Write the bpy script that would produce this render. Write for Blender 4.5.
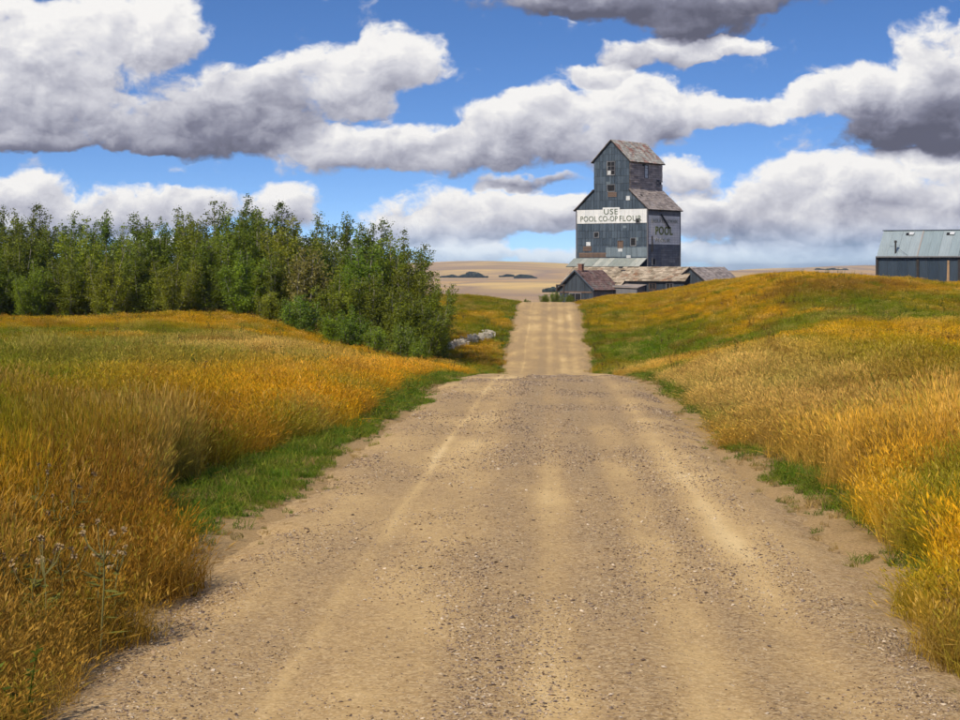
import bpy, math, random
import numpy as np
from math import radians, sin, cos, pi, sqrt, atan2
from mathutils import Vector, Matrix

for o in list(bpy.data.objects):
    bpy.data.objects.remove(o)
random.seed(7)
RNG = np.random.default_rng(11)
scene = bpy.context.scene
COL = scene.collection

# ------------------------------------------------------------------ camera
F = 1867.0                       # focal length in pixels of a 960 px wide frame (70 mm)
cam = bpy.data.cameras.new('camera')
cam.sensor_width = 36.0
cam.lens = F / 960 * 36.0
cam.shift_y = -(360 - 268) / 960.0
cam.clip_start = 0.1
cam.clip_end = 20000
camo = bpy.data.objects.new('camera', cam)
camo.location = (0, 0, 0)
camo.rotation_euler = (radians(90), 0, 0)
COL.objects.link(camo)
scene.camera = camo

# ------------------------------------------------------------------ sun, view
TO_SUN = Vector((-0.40, -0.66, 0.64)).normalized()
sun = bpy.data.lights.new('sun', 'SUN')
sun.energy = 4.3
sun.angle = radians(0.53)
sun.color = (1.0, 0.90, 0.74)
suno = bpy.data.objects.new('sun', sun)
suno.rotation_euler = TO_SUN.to_track_quat('Z', 'Y').to_euler()
suno.location = (-60, -20, 60)
COL.objects.link(suno)
vs = scene.view_settings
vs.view_transform = 'Standard'
vs.look = 'None'
vs.gamma = 1
vs.exposure = 0.1
vs.use_curve_mapping = False
scene.cycles.use_denoising = True
scene.cycles.use_adaptive_sampling = True
scene.cycles.adaptive_threshold = 0.025
scene.cycles.adaptive_min_samples = 16
scene.cycles.max_bounces = 4
scene.cycles.diffuse_bounces = 2
scene.cycles.glossy_bounces = 2
scene.cycles.transmission_bounces = 3
scene.cycles.transparent_max_bounces = 8
scene.cycles.volume_bounces = 0

# ------------------------------------------------------------------ node helpers
class NT:
    def __init__(s, tree):
        s.t = tree
        s.n = tree.nodes
        s.l = tree.links
    def new(s, typ, **kw):
        n = s.n.new(typ)
        for k, v in kw.items():
            setattr(n, k, v)
        return n
    def put(s, sock, v):
        if hasattr(v, 'is_output'):
            s.l.new(v, sock)
        elif v is not None:
            sock.default_value = v
    def math(s, op, a, b=None, c=None, clamp=False):
        n = s.new('ShaderNodeMath', operation=op, use_clamp=clamp)
        s.put(n.inputs[0], a); s.put(n.inputs[1], b); s.put(n.inputs[2], c)
        return n.outputs[0]
    def vmath(s, op, a, b=None, c=None):
        n = s.new('ShaderNodeVectorMath', operation=op)
        s.put(n.inputs[0], a); s.put(n.inputs[1], b); s.put(n.inputs[2], c)
        return n.outputs['Value' if op in ('DOT_PRODUCT', 'LENGTH') else 'Vector']
    def noise(s, vec, scale, detail=4, rough=0.55, dist=0.0, out='Fac'):
        n = s.new('ShaderNodeTexNoise')
        s.put(n.inputs['Vector'], vec)
        n.inputs['Scale'].default_value = scale
        n.inputs['Detail'].default_value = detail
        n.inputs['Roughness'].default_value = rough
        n.inputs['Distortion'].default_value = dist
        return n.outputs[out]
    def voronoi(s, vec, scale, feature='F1', out='Distance'):
        n = s.new('ShaderNodeTexVoronoi', feature=feature)
        s.put(n.inputs['Vector'], vec)
        n.inputs['Scale'].default_value = scale
        return n.outputs[out]
    def range(s, v, a, b, c=0.0, d=1.0, smooth=False):
        n = s.new('ShaderNodeMapRange')
        if smooth:
            n.interpolation_type = 'SMOOTHSTEP'
        s.put(n.inputs[0], v)
        for i, q in enumerate((a, b, c, d)):
            n.inputs[1 + i].default_value = q
        return n.outputs[0]
    def ramp(s, v, stops, interp='LINEAR'):
        n = s.new('ShaderNodeValToRGB')
        cr = n.color_ramp
        cr.interpolation = interp
        while len(cr.elements) < len(stops):
            cr.elements.new(0.5)
        for e, (p, c) in zip(cr.elements, stops):
            e.position = p
            e.color = (*c, 1) if len(c) == 3 else c
        s.put(n.inputs[0], v)
        return n.outputs[0]
    def mix(s, f, a, b, blend='MIX'):
        n = s.new('ShaderNodeMix', data_type='RGBA', blend_type=blend)
        s.put(n.inputs[0], f)
        s.put(n.inputs[6], a if hasattr(a, 'is_output') else (*a, 1))
        s.put(n.inputs[7], b if hasattr(b, 'is_output') else (*b, 1))
        return n.outputs[2]
    def attr(s, name, typ='GEOMETRY', out='Fac'):
        n = s.new('ShaderNodeAttribute', attribute_name=name, attribute_type=typ)
        return n.outputs[out]
    def pos(s):
        return s.new('ShaderNodeNewGeometry').outputs['Position']
    def obj(s):
        return s.new('ShaderNodeTexCoord').outputs['Object']
    def mapping(s, v, scale=(1, 1, 1), rot=(0, 0, 0)):
        n = s.new('ShaderNodeMapping')
        s.put(n.inputs[0], v)
        n.inputs['Scale'].default_value = scale
        n.inputs['Rotation'].default_value = rot
        return n.outputs[0]

def material(name, rough=0.85, spec=0.25):
    m = bpy.data.materials.new(name)
    m.use_nodes = True
    nt = NT(m.node_tree)
    b = nt.n['Principled BSDF']
    b.inputs['Roughness'].default_value = rough
    b.inputs['Specular IOR Level'].default_value = spec
    return m, nt, b

def bump(nt, b, height, strength=0.4, dist=0.02):
    n = nt.new('ShaderNodeBump')
    n.inputs['Strength'].default_value = strength
    n.inputs['Distance'].default_value = dist
    nt.put(n.inputs['Height'], height)
    nt.l.new(n.outputs[0], b.inputs['Normal'])

# ------------------------------------------------------------------ world: Nishita sky with cumulus at infinity
world = bpy.data.worlds.new('World')
scene.world = world
world.use_nodes = True
W = NT(world.node_tree)
bg = W.n['Background']
bg.inputs['Strength'].default_value = 0.1
dirv = W.new('ShaderNodeTexCoord').outputs['Generated']
sep = W.new('ShaderNodeSeparateXYZ'); W.l.new(dirv, sep.inputs[0])
dx, dy, dz = sep.outputs
hlen = W.math('SQRT', W.math('ADD', W.math('MULTIPLY', dx, dx), W.math('MULTIPLY', dy, dy)))
hlen = W.math('MAXIMUM', hlen, 0.001)
AZ = W.math('MULTIPLY', W.math('ARCTAN2', dx, dy), F)                     # azimuth, in 1/F rad
TE = W.math('MULTIPLY', W.math('DIVIDE', dz, hlen), F)                    # tan(elevation)*F
# the sky colour, read a little higher above the horizon (clear dry prairie air)
skyz = W.math('ADD', W.math('MULTIPLY', W.math('MAXIMUM', dz, 0.0), 3.2), 0.10)
cxyz = W.new('ShaderNodeCombineXYZ')
W.put(cxyz.inputs[0], dx); W.put(cxyz.inputs[1], dy); W.put(cxyz.inputs[2], skyz)
sky = W.new('ShaderNodeTexSky', sky_type='NISHITA')
sky.sun_disc = False
sky.sun_elevation = math.asin(TO_SUN.z)
sky.sun_rotation = atan2(TO_SUN.x, TO_SUN.y)
sky.air_density = 1.0
sky.dust_density = 0.4
sky.ozone_density = 1.6
W.l.new(W.vmath('NORMALIZE', cxyz.outputs[0]), sky.inputs[0])
hsv = W.new('ShaderNodeHueSaturation')
hsv.inputs['Saturation'].default_value = 1.27
hsv.inputs['Hue'].default_value = 0.510
hsv.inputs['Value'].default_value = 1.55
W.l.new(sky.outputs[0], hsv.inputs['Color'])
skycol = hsv.outputs[0]

cc = W.new('ShaderNodeCombineXYZ')
W.put(cc.inputs[0], AZ); W.put(cc.inputs[1], TE)
# cylinder coordinates for the cloud noise (no seam)
nc = W.new('ShaderNodeCombineXYZ')
W.put(nc.inputs[0], W.math('MULTIPLY', W.math('DIVIDE', dx, hlen), F))
W.put(nc.inputs[1], W.math('MULTIPLY', W.math('DIVIDE', dy, hlen), F))
W.put(nc.inputs[2], W.math('MULTIPLY', TE, 1.35))
P = nc.outputs[0]
warp = W.vmath('SUBTRACT', W.noise(P, 1 / 62.0, 4, 0.55, out='Color'), (0.5, 0.5, 0.5))
Pw = W.vmath('MULTIPLY_ADD', warp, (40, 40, 36), P)
fb = W.noise(Pw, 1 / 64.0, 8, 0.60)
Psun = W.vmath('ADD', Pw, (-9.0, 0.0, 15.0))
fb2 = W.noise(Psun, 1 / 64.0, 5, 0.55)
blobwarp = W.vmath('MULTIPLY_ADD', warp, (62, 46, 0), cc.outputs[0])

# cumulus banks: centre and half-size (azimuth, height above the horizon; 1/F rad), brightness offset
CLOUDS = [
 (50, 58, 140, 66, .20), (160, 30, 56, 42, .30), (10, 116, 110, 34, -.05), (105, 122, 70, 30, .0), (90, 146, 120, 12, -.25),
 (405, 60, 46, 36, .25), (335, 80, 90, 38, .22), (262, 104, 100, 44, -.12), (215, 134, 110, 26, -.30),
 (345, 152, 90, 26, .15), (440, 148, 80, 28, .10), (520, 128, 80, 38, .10), (600, 118, 90, 48, .16),
 (672, 112, 60, 36, .22), (740, 112, 55, 20, .30), (815, 100, 52, 20, .35), (872, 90, 52, 26, .30),
 (935, 56, 46, 40, .30), (915, 130, 84, 36, -.55), (965, 120, 56, 46, -.40),
 (650, 0, 200, 20, -.40), (705, 18, 60, 32, -.55), (645, 50, 60, 18, .10), (720, 50, 64, 10, .35), (590, 72, 46, 14, .15),
 (20, 196, 48, 24, .15), (125, 214, 90, 26, .15), (200, 206, 46, 20, .15), (284, 206, 48, 26, .20), (60, 228, 90, 20, .0),
 (480, 214, 110, 30, .18), (428, 230, 70, 20, .2), (560, 212, 60, 22, .2), (528, 180, 58, 11, -.12), (690, 176, 38, 22, .25), (650, 212, 60, 22, .15),
 (862, 190, 130, 36, .20), (780, 222, 120, 34, .0), (930, 188, 80, 34, .15), (880, 236, 130, 24, -.05), (780, 258, 200, 16, .25),
 (470, 254, 60, 16, .3), (570, 256, 54, 12, .3), (250, 250, 160, 16, .2), (660, 252, 60, 14, .3),
 (1060, 40, 90, 60, .05), (1090, 190, 120, 40, .05), (-110, 60, 90, 60, .05), (-120, 205, 120, 30, .05),
]
vec = None
for (u, v, ru, rv, b) in CLOUDS:
    a0 = math.atan((u - 480) / F) * F
    c1 = 268 - v
    ku, kv = 1 / (1.12 * ru), 1 / (1.12 * rv)
    q = W.vmath('MULTIPLY_ADD', blobwarp, (ku, kv, 0), (-a0 * ku, -c1 * kv, 0))
    w = W.math('SUBTRACT', 1.0, W.vmath('DOT_PRODUCT', q, q), clamp=True)
    k = (0.8 / rv, -0.8 * c1 / rv + b * 1.6, 1.0)
    vec = W.vmath('MULTIPLY', w, k) if vec is None else W.vmath('MULTIPLY_ADD', w, k, vec)
vsep = W.new('ShaderNodeSeparateXYZ'); W.l.new(vec, vsep.inputs[0])
bsep = W.new('ShaderNodeSeparateXYZ'); W.l.new(blobwarp, bsep.inputs[0])
acc = vsep.outputs[2]
shade = W.math('MULTIPLY_ADD', bsep.outputs[1], vsep.outputs[0], vsep.outputs[1])
acc_s = W.math('MINIMUM', W.math('MULTIPLY', acc, 1.25), 1.15)
shade_n = W.math('DIVIDE', shade, W.math('MAXIMUM', acc, 0.02))
# the rest of the sky carries similar broken cumulus, made brighter for fill light
gen = W.noise(W.vmath('MULTIPLY', dirv, (1, 1, 2.4)), 3.2, 3, 0.5)
g_cov = W.math('MULTIPLY', W.math('SUBTRACT', gen, 0.50), 6.0)
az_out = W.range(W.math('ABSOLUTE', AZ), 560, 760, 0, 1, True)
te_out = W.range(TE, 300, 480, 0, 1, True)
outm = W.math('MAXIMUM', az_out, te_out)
g_cov = W.math('MULTIPLY', W.math('MAXIMUM', g_cov, 0.0), outm)
cover = W.math('MAXIMUM', acc_s, g_cov)
dens = W.math('ADD', W.math('MULTIPLY', cover, 0.92), W.math('MULTIPLY', W.math('SUBTRACT', fb, 0.5), 2.8))
alpha = W.range(dens, 0.16, 0.74, 0, 1, True)
thin = W.range(dens, 0.2, 1.1, 0, 1)
det = W.math('MULTIPLY', W.math('SUBTRACT', fb, fb2), 1.25)
lum = W.math('ADD', W.math('ADD', 0.64, W.math('MULTIPLY', shade_n, 0.55)), det)
lum = W.math('SUBTRACT', lum, W.math('MULTIPLY', W.math('SUBTRACT', thin, 0.5), 0.10))
lum = W.math('MULTIPLY_ADD', outm, 0.15, lum)  # extra brightness added to clouds outside the frame, as fill light
lum = W.math('MAXIMUM', W.math('MINIMUM', lum, 1.0), 0.0)
cloudcol = W.ramp(lum, [(0.0, (0.115, 0.118, 0.165)), (0.25, (0.205, 0.21, 0.28)), (0.5, (0.40, 0.405, 0.48)),
                        (0.75, (0.62, 0.62, 0.67)), (1.0, (0.87, 0.855, 0.84))])
cloudcol = W.vmath('SCALE', cloudcol)
cloudcol.node.inputs['Scale'].default_value = 10.0
lowfade = W.range(TE, -2, 55, 0.62, 1.0, True)
alpha = W.math('MULTIPLY', alpha, lowfade)
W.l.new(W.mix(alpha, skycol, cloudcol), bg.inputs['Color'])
world.cycles.sampling_method = 'MANUAL'
world.cycles.sample_map_resolution = 512

# ------------------------------------------------------------------ mesh helpers
class MB:
    def __init__(s):
        s.v = []; s.f = []; s.tone = []
    def add(s, verts, faces, tone=0.5):
        o = len(s.v)
        s.v += [tuple(p) for p in verts]
        s.f += [tuple(i + o for i in f) for f in faces]
        s.tone += [tone] * len(faces)
    def box(s, x0, x1, y0, y1, z0, z1, tone=0.5):
        s.add([(x0, y0, z0), (x1, y0, z0), (x1, y1, z0), (x0, y1, z0), (x0, y0, z1), (x1, y0, z1), (x1, y1, z1), (x0, y1, z1)],
              [(0, 3, 2, 1), (4, 5, 6, 7), (0, 1, 5, 4), (1, 2, 6, 5), (2, 3, 7, 6), (3, 0, 4, 7)], tone)
    def slab(s, poly, n, th, tone=0.5):
        n = Vector(n) * th
        a = [Vector(p) for p in poly]
        k = len(a)
        s.add([p - n for p in a] + a, [tuple(range(k - 1, -1, -1)), tuple(range(k, 2 * k))] +
              [(i, (i + 1) % k, k + (i + 1) % k, k + i) for i in range(k)], tone)
    def prism(s, poly, y0, y1, tone=0.5):          # polygon in xz, pulled along y (counter-clockwise seen from -y)
        k = len(poly)
        s.add([(x, y0, z) for x, z in poly] + [(x, y1, z) for x, z in poly],
              [tuple(range(k)), tuple(range(2 * k - 1, k - 1, -1))] + [((i + 1) % k, i, k + i, k + (i + 1) % k) for i in range(k)], tone)
    def tube(s, pts, rad, sides=5, tone=0.5):
        o = len(s.v)
        pts = [Vector(p) for p in pts]
        for i, p in enumerate(pts):
            d = (pts[min(i + 1, len(pts) - 1)] - pts[max(i - 1, 0)]).normalized()
            a = d.orthogonal().normalized(); b = d.cross(a)
            for k in range(sides):
                t = 2 * pi * k / sides
                s.v.append(tuple(p + (a * cos(t) + b * sin(t)) * rad[i]))
        for i in range(len(pts) - 1):
            for k in range(sides):
                k2 = (k + 1) % sides
                s.f.append((o + i * sides + k, o + i * sides + k2, o + (i + 1) * sides + k2, o + (i + 1) * sides + k))
                s.tone.append(tone)
        s.f.append(tuple(o + (len(pts) - 1) * sides + k for k in range(sides))); s.tone.append(tone)
    def mesh(s, name, mat, smooth=False):
        me = bpy.data.meshes.new(name)
        me.from_pydata(s.v, [], s.f)
        at = me.attributes.new('tone', 'FLOAT', 'FACE')
        at.data.foreach_set('value', np.array(s.tone, dtype=np.float32))
        if mat:
            me.materials.append(mat)
        if smooth:
            me.polygons.foreach_set('use_smooth', [True] * len(me.polygons))
        me.update()
        return me
    def build(s, name, mat, parent=None, smooth=False):
        return link(name, s.mesh(name, mat, smooth), parent)

def link(name, data, parent=None, loc=None):
    o = bpy.data.objects.new(name, data)
    COL.objects.link(o)
    if parent is not None:
        o.parent = parent
    if loc is not None:
        o.location = loc
    return o
def tag(o, label=None, cat=None, group=None, kind=None):
    if label: o['label'] = label
    if cat: o['category'] = cat
    if group: o['group'] = group
    if kind: o['kind'] = kind
    return o
def empty(name, loc, rz=0.0):
    o = link(name, None)
    o.empty_display_size = 0.5
    o.location = loc
    o.rotation_euler = (0, 0, rz)
    return o

def clip(poly, conv):
    out = poly
    for i in range(len(conv)):
        (ax, ay), (bx, by) = conv[i], conv[(i + 1) % len(conv)]
        inp, out = out, []
        if not inp:
            return []
        def side(p):
            return (bx - ax) * (p[1] - ay) - (by - ay) * (p[0] - ax)
        for j in range(len(inp)):
            p, q = inp[j], inp[(j + 1) % len(inp)]
            sp, sq = side(p), side(q)
            if sp >= 0:
                out.append(p)
            if sp * sq < 0:
                t = sp / (sp - sq)
                out.append((p[0] + (q[0] - p[0]) * t, p[1] + (q[1] - p[1]) * t))
    return out

def sheets(mb, conv, O, A, B, N, w, h, gap=0.02, th=0.02, jit=0.012, stagger=0.0, tone=(0.3, 0.7), skip=0.0, rnd=random, base=0.0):
    """cover the convex polygon conv (a,b coordinates) with lapped sheets on the plane O + a*A + b*B"""
    O, A, B, N = Vector(O), Vector(A), Vector(B), Vector(N)
    a0 = min(p[0] for p in conv); a1 = max(p[0] for p in conv)
    b0 = min(p[1] for p in conv); b1 = max(p[1] for p in conv)
    nb = max(1, round((b1 - b0) / h)); hh = (b1 - b0) / nb
    na = max(1, round((a1 - a0) / w)); ww = (a1 - a0) / na
    for j in range(nb):
        off = (stagger * ww * (j % 2)) if stagger else 0
        for i in range(-1 if stagger else 0, na):
            if rnd.random() < skip:
                continue
            x0 = a0 + i * ww + off + gap / 2; x1 = x0 + ww - gap
            y0 = b0 + j * hh + gap / 2; y1 = y0 + hh - gap
            c = clip([(x0, y0), (x1, y0), (x1, y1), (x0, y1)], conv)
            if len(c) < 3:
                continue
            d = base + rnd.random() * jit
            tilt = rnd.uniform(0, jit)
            pts = [O + A * p[0] + B * p[1] + N * (th + d + tilt * (1 - (p[1] - y0) / hh)) for p in c]
            mb.slab(pts, N, th, rnd.uniform(*tone))

def ss(a, b, x):
    t = np.clip((np.asarray(x, float) - a) / (b - a), 0, 1)
    return t * t * (3 - 2 * t)

def vnoise(x, y, seed=0):
    """smooth value noise, numpy"""
    x = np.asarray(x, float); y = np.asarray(y, float)
    xi = np.floor(x).astype(np.int64); yi = np.floor(y).astype(np.int64)
    fx = x - xi; fy = y - yi
    fx = fx * fx * (3 - 2 * fx); fy = fy * fy * (3 - 2 * fy)
    def h(a, b):
        n = (a * 374761393 + b * 668265263 + seed * 1442695041) & 0xffffffff
        n = ((n ^ (n >> 13)) * 1274126177) & 0xffffffff
        return ((n ^ (n >> 16)) & 0xffff) / 65535.0
    return (h(xi, yi) * (1 - fx) + h(xi + 1, yi) * fx) * (1 - fy) + (h(xi, yi + 1) * (1 - fx) + h(xi + 1, yi + 1) * fx) * fy
def fbm(x, y, seed=0, n=3):
    s = 0; a = 0.5; t = 0
    for i in range(n):
        s = s + a * vnoise(np.asarray(x) * 2 ** i, np.asarray(y) * 2 ** i, seed + i); t += a; a *= 0.5
    return s / t

# ------------------------------------------------------------------ terrain
_yy = np.arange(-100, 420, 0.5)
def smooth_profile(pts, sig):
    z = np.interp(_yy, [p[0] for p in pts], [p[1] for p in pts])
    k = np.exp(-0.5 * (np.arange(-40, 41) * 0.5 / sig) ** 2); k /= k.sum()
    zp = np.concatenate([np.full(40, z[0]), z, np.full(40, z[-1])])
    return np.convolve(zp, k, 'valid')
_zr = smooth_profile([(-100, -0.1), (0, -1.90), (42, -2.62), (50, -2.92), (56, -3.21), (62, -3.54), (70, -3.99), (76, -4.34), (82, -4.80), (88, -5.12), (95, -5.2), (105, -4.85), (120, -4.02),
                      (135, -3.18), (146, -2.70), (156, -2.88), (180, -3.5), (210, -4.2), (300, -6.5), (420, -9)], 2.6)
_zl = smooth_profile([(-100, -1.3), (0, -1.80), (30, -2.05), (60, -2.35), (100, -2.85), (130, -2.65), (150, -2.35), (170, -2.8), (220, -4.3), (300, -6.5), (420, -9)], 5)
_zR = smooth_profile([(-100, -0.9), (0, -1.60), (30, -1.9), (50, -2.1), (80, -2.55), (100, -2.6), (130, -2.55), (160, -3.0), (226, -3.6), (250, -3.9), (300, -6.0), (420, -9)], 5)
_far = np.array([(250, -5), (420, -9), (700, -11.5), (1000, -12.5), (1500, -12), (2000, -9.0), (2600, -5.0), (3200, -2.5), (3700, -1.0), (4500, -12), (12000, -60)])
def road_x(Y):
    return 0.037 * np.asarray(Y, float) - 0.12
def road_z(Y):
    return np.interp(Y, _yy, _zr)
def H(X, Y):
    X = np.asarray(X, float); Y = np.asarray(Y, float)
    t = X - road_x(Y)
    zr = road_z(Y)
    zl = np.interp(Y, _yy, _zl); zR = np.interp(Y, _yy, _zR)
    hill = np.interp(X, [7, 12, 14.3, 17.8, 20.2, 23, 27, 30, 40, 60, 120], [0, .05, .2, 1.1, 1.8, 1.9, 1.75, 1.25, 1.0, .8, .3])
    zR = zR + hill * ss(82, 126, Y) * (1 - 0.85 * ss(150, 225, Y))
    dip = ss(45, 80, Y) * (1 - ss(110, 150, Y))
    bl = ss(0, 1, (-t - 2.5) / (5.5 + 9 * dip)); br = ss(0, 1, (t - 2.5) / (5.0 + 7 * dip))
    z = zr + (zl - zr) * bl + (zR - zr) * br
    off = ss(2.6, 5, np.abs(t))
    z = z + off * ((fbm(X / 7, Y / 9, 3) - 0.5) * 0.45 + (fbm(X / 1.7, Y / 1.7, 9, 2) - 0.5) * 0.10)
    z = z - off * 0.38 * np.exp(-((X + 4.2) / 1.1) ** 2 - ((Y - 24) / 3.0) ** 2)
    z = z + 0.25 * np.exp(-((X + 13) / 5) ** 2 - ((Y - 88) / 9) ** 2)
    zf = np.interp(Y, _far[:, 0], _far[:, 1])
    amp = ss(500, 3000, Y)
    zf = zf + amp * (fbm(X / 420 + 3, Y / 900, 21) - 0.5) * 34 + amp * (fbm(X / 260, Y / 500, 31) - 0.5) * 5
    k = ss(240, 420, Y)
    return z * (1 - k) + zf * k
def ground_at(X, Y):
    return float(H(X, Y))

rows = np.concatenate([np.arange(-60, 2, 4.0), np.arange(2, 60, 0.45), np.arange(60, 180, 1.0), np.arange(180, 330, 3.5), 330 * 1.045 ** np.arange(0, 78)])
half = np.concatenate([np.arange(0, 9, 0.3), np.arange(9, 45, 0.9), 45 * 1.11 ** np.arange(0, 50)])
cols = np.concatenate([-half[:0:-1], half])
YY, TT = np.meshgrid(rows, cols, indexing='ij')
XX = TT + np.minimum(road_x(YY), 12)
ZZ = H(XX, YY)
tt = XX - road_x(YY)
ZZ = ZZ - 0.07 * (1 - ss(2.15, 2.6, np.abs(tt))) * (1 - ss(300, 340, YY))
def grid_mesh(name, XX, YY, ZZ, mat):
    nr, ncl = XX.shape
    me = bpy.data.meshes.new(name)
    v = np.stack([XX, YY, ZZ], -1).reshape(-1, 3)
    i = np.arange(nr * ncl).reshape(nr, ncl)
    f = np.stack([i[:-1, :-1], i[:-1, 1:], i[1:, 1:], i[1:, :-1]], -1).reshape(-1, 4)
    me.from_pydata(v.tolist(), [], f.tolist())
    me.polygons.foreach_set('use_smooth', [True] * len(me.polygons))
    me.materials.append(mat)
    me.update()
    return me

# ground material: thatch and soil near, stubble fields far
m_ground, nt, b = material('ground_thatch', 0.95, 0.1)
p = nt.pos()
sp = nt.new('ShaderNodeSeparateXYZ'); nt.l.new(p, sp.inputs[0])
n1 = nt.noise(p, 0.35, 5, 0.6); n2 = nt.noise(p, 6.0, 5, 0.7)
near = nt.ramp(n1, [(0.30, (0.075, 0.085, 0.018)), (0.45, (0.16, 0.105, 0.025)), (0.6, (0.24, 0.145, 0.03)), (0.75, (0.12, 0.095, 0.025))])
near = nt.mix(nt.range(n2, 0.35, 0.7), near, (0.055, 0.04, 0.018))
pf = nt.mapping(p, (1 / 260, 1 / 620, 0), (0, 0, 0.25))
f1 = nt.noise(pf, 1.0, 3, 0.5, 0.6)
f2 = nt.noise(nt.mapping(p, (1 / 160, 1 / 60, 0)), 1.0, 4, 0.6, 0.3)
cell = nt.voronoi(nt.mapping(p, (1 / 520, 1 / 270, 0), (0, 0, 0.35)), 1.0, out='Color')
csep = nt.new('ShaderNodeSeparateColor'); nt.l.new(cell, csep.inputs[0])
far = nt.ramp(f1, [(0.32, (0.34, 0.22, 0.13)), (0.42, (0.66, 0.42, 0.16)), (0.50, (0.36, 0.245, 0.16)), (0.60, (0.78, 0.53, 0.19)), (0.68, (0.46, 0.30, 0.16))])
far = nt.mix(nt.math('MULTIPLY', csep.outputs[0], 0.45), far, (0.40, 0.27, 0.18))
far = nt.mix(nt.range(f2, 0.45, 0.75, 0, 0.35), far, (0.36, 0.28, 0.13))
tg = nt.math('ABSOLUTE', nt.math('SUBTRACT', sp.outputs[0], nt.math('MULTIPLY_ADD', sp.outputs[1], 0.037, -0.12)))
tg = nt.math('ADD', tg, nt.math('MULTIPLY', nt.math('SUBTRACT', nt.noise(p, 1.3, 5, 0.65), 0.5), 1.1))
dirt = nt.ramp(nt.noise(p, 40.0, 4, 0.8), [(0.3, (0.18, 0.12, 0.065)), (0.5, (0.40, 0.285, 0.15)), (0.7, (0.56, 0.42, 0.24))])
dirt = nt.mix(1.0, dirt, (0.96, 0.88, 0.72), 'MULTIPLY')
near = nt.mix(nt.range(tg, 2.5, 3.0, 0, 1, True), dirt, near)
col = nt.mix(nt.range(sp.outputs[1], 240, 380, 0, 1, True), near, far)
nt.l.new(col, b.inputs['Base Color'])
bump(nt, b, nt.noise(p, 22.0, 5, 0.7), 0.5, 0.02)
tag(link('ground', grid_mesh('ground', XX, YY, ZZ, m_ground)), kind='structure')

# ------------------------------------------------------------------ road
m_road, nt, b = material('gravel_road', 0.93, 0.15)
p = nt.pos()
sp = nt.new('ShaderNodeSeparateXYZ'); nt.l.new(p, sp.inputs[0])
t_ = nt.math('SUBTRACT', sp.outputs[0], nt.math('MULTIPLY_ADD', sp.outputs[1], 0.037, -0.12))
wob = nt.noise(nt.mapping(p, (0.10, 0.07, 0)), 1.0, 3, 0.5)
fine = nt.noise(nt.mapping(p, (2.2, 0.35, 0)), 1.0, 4, 0.6)
t_ = nt.math('ADD', t_, nt.math('MULTIPLY', nt.math('SUBTRACT', wob, 0.5), 0.35))
t_ = nt.math('ADD', t_, nt.math('MULTIPLY', nt.math('SUBTRACT', fine, 0.5), 0.10))
tn = nt.math('DIVIDE', nt.math('ADD', t_, 3.0), 6.0)
D = (0.0,) * 3; L = (1.0,) * 3
def g(v): return (v, v, v)
tracks = nt.ramp(tn, [(0.03, g(.05)), (0.14, g(.28)), (0.20, g(.60)), (0.255, g(.45)), (0.285, g(.60)), (0.298, g(1.0)), (0.315, g(.62)), (0.36, g(.75)),
                      (0.41, g(.55)), (0.45, g(.15)), (0.49, g(.30)), (0.515, g(.66)), (0.54, g(.60)), (0.565, g(.22)), (0.605, g(.28)),
                      (0.635, g(.80)), (0.67, g(.72)), (0.70, g(.30)), (0.735, g(.72)), (0.76, g(.90)), (0.79, g(.52)), (0.86, g(.28)), (0.95, g(.05))])
patch = nt.noise(nt.mapping(p, (0.55, 0.16, 0)), 1.0, 4, 0.6)
fadey = nt.range(nt.noise(nt.mapping(p, (0.25, 0.07, 0)), 1.0, 2, 0.5), 0.3, 0.65, 0.25, 1.15)
fadey = nt.math('MULTIPLY', fadey, nt.range(sp.outputs[1], 50, 95, 1.0, 0.7))
tracks = nt.math('MULTIPLY_ADD', nt.math('SUBTRACT', tracks, 0.5), fadey, 0.5)
tw = nt.math('MULTIPLY_ADD', nt.math('SUBTRACT', patch, 0.5), 1.9, nt.math('MULTIPLY_ADD', tracks, 1.0, 0.0))
loose = nt.math('MULTIPLY', nt.range(nt.math('ABSOLUTE', nt.math('SUBTRACT', sp.outputs[1], 38.0)), 4, 17, 1, 0, True), nt.range(nt.math('ABSOLUTE', nt.math('SUBTRACT', t_, 0.45)), 0.5, 1.25, 1, 0, True))
tw = nt.math('SUBTRACT', tw, nt.math('MULTIPLY', loose, 0.42))
n_f = nt.noise(p, 34.0, 6, 0.75)
vor = nt.voronoi(p, 30.0, out='Color')
vs_ = nt.new('ShaderNodeSeparateColor'); nt.l.new(vor, vs_.inputs[0])
vor2 = nt.voronoi(p, 75.0, out='Color')
vs2 = nt.new('ShaderNodeSeparateColor'); nt.l.new(vor2, vs2.inputs[0])
base = nt.ramp(tw, [(0.0, (0.17, 0.108, 0.05)), (0.3, (0.31, 0.205, 0.095)), (0.55, (0.48, 0.335, 0.155)), (0.8, (0.66, 0.485, 0.24)), (1.0, (0.76, 0.60, 0.34))])
gritty = nt.math('SUBTRACT', 1.0, nt.math('MULTIPLY', tw, 0.85, clamp=True))
st = nt.ramp(vs_.outputs[0], [(0.0, (0.10, 0.075, 0.06)), (0.25, (0.30, 0.21, 0.12)), (0.6, (0.47, 0.345, 0.185)), (0.85, (0.66, 0.54, 0.36)), (1.0, (0.30, 0.23, 0.17))])
st2 = nt.ramp(vs2.outputs[1], [(0.0, (0.11, 0.08, 0.06)), (0.3, (0.36, 0.26, 0.15)), (0.75, (0.54, 0.41, 0.25)), (1.0, (0.72, 0.61, 0.45))])
col = nt.mix(nt.math('MULTIPLY', gritty, 0.55), base, st)
col = nt.mix(nt.math('MULTIPLY_ADD', gritty, 0.35, 0.15), col, st2)
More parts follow.
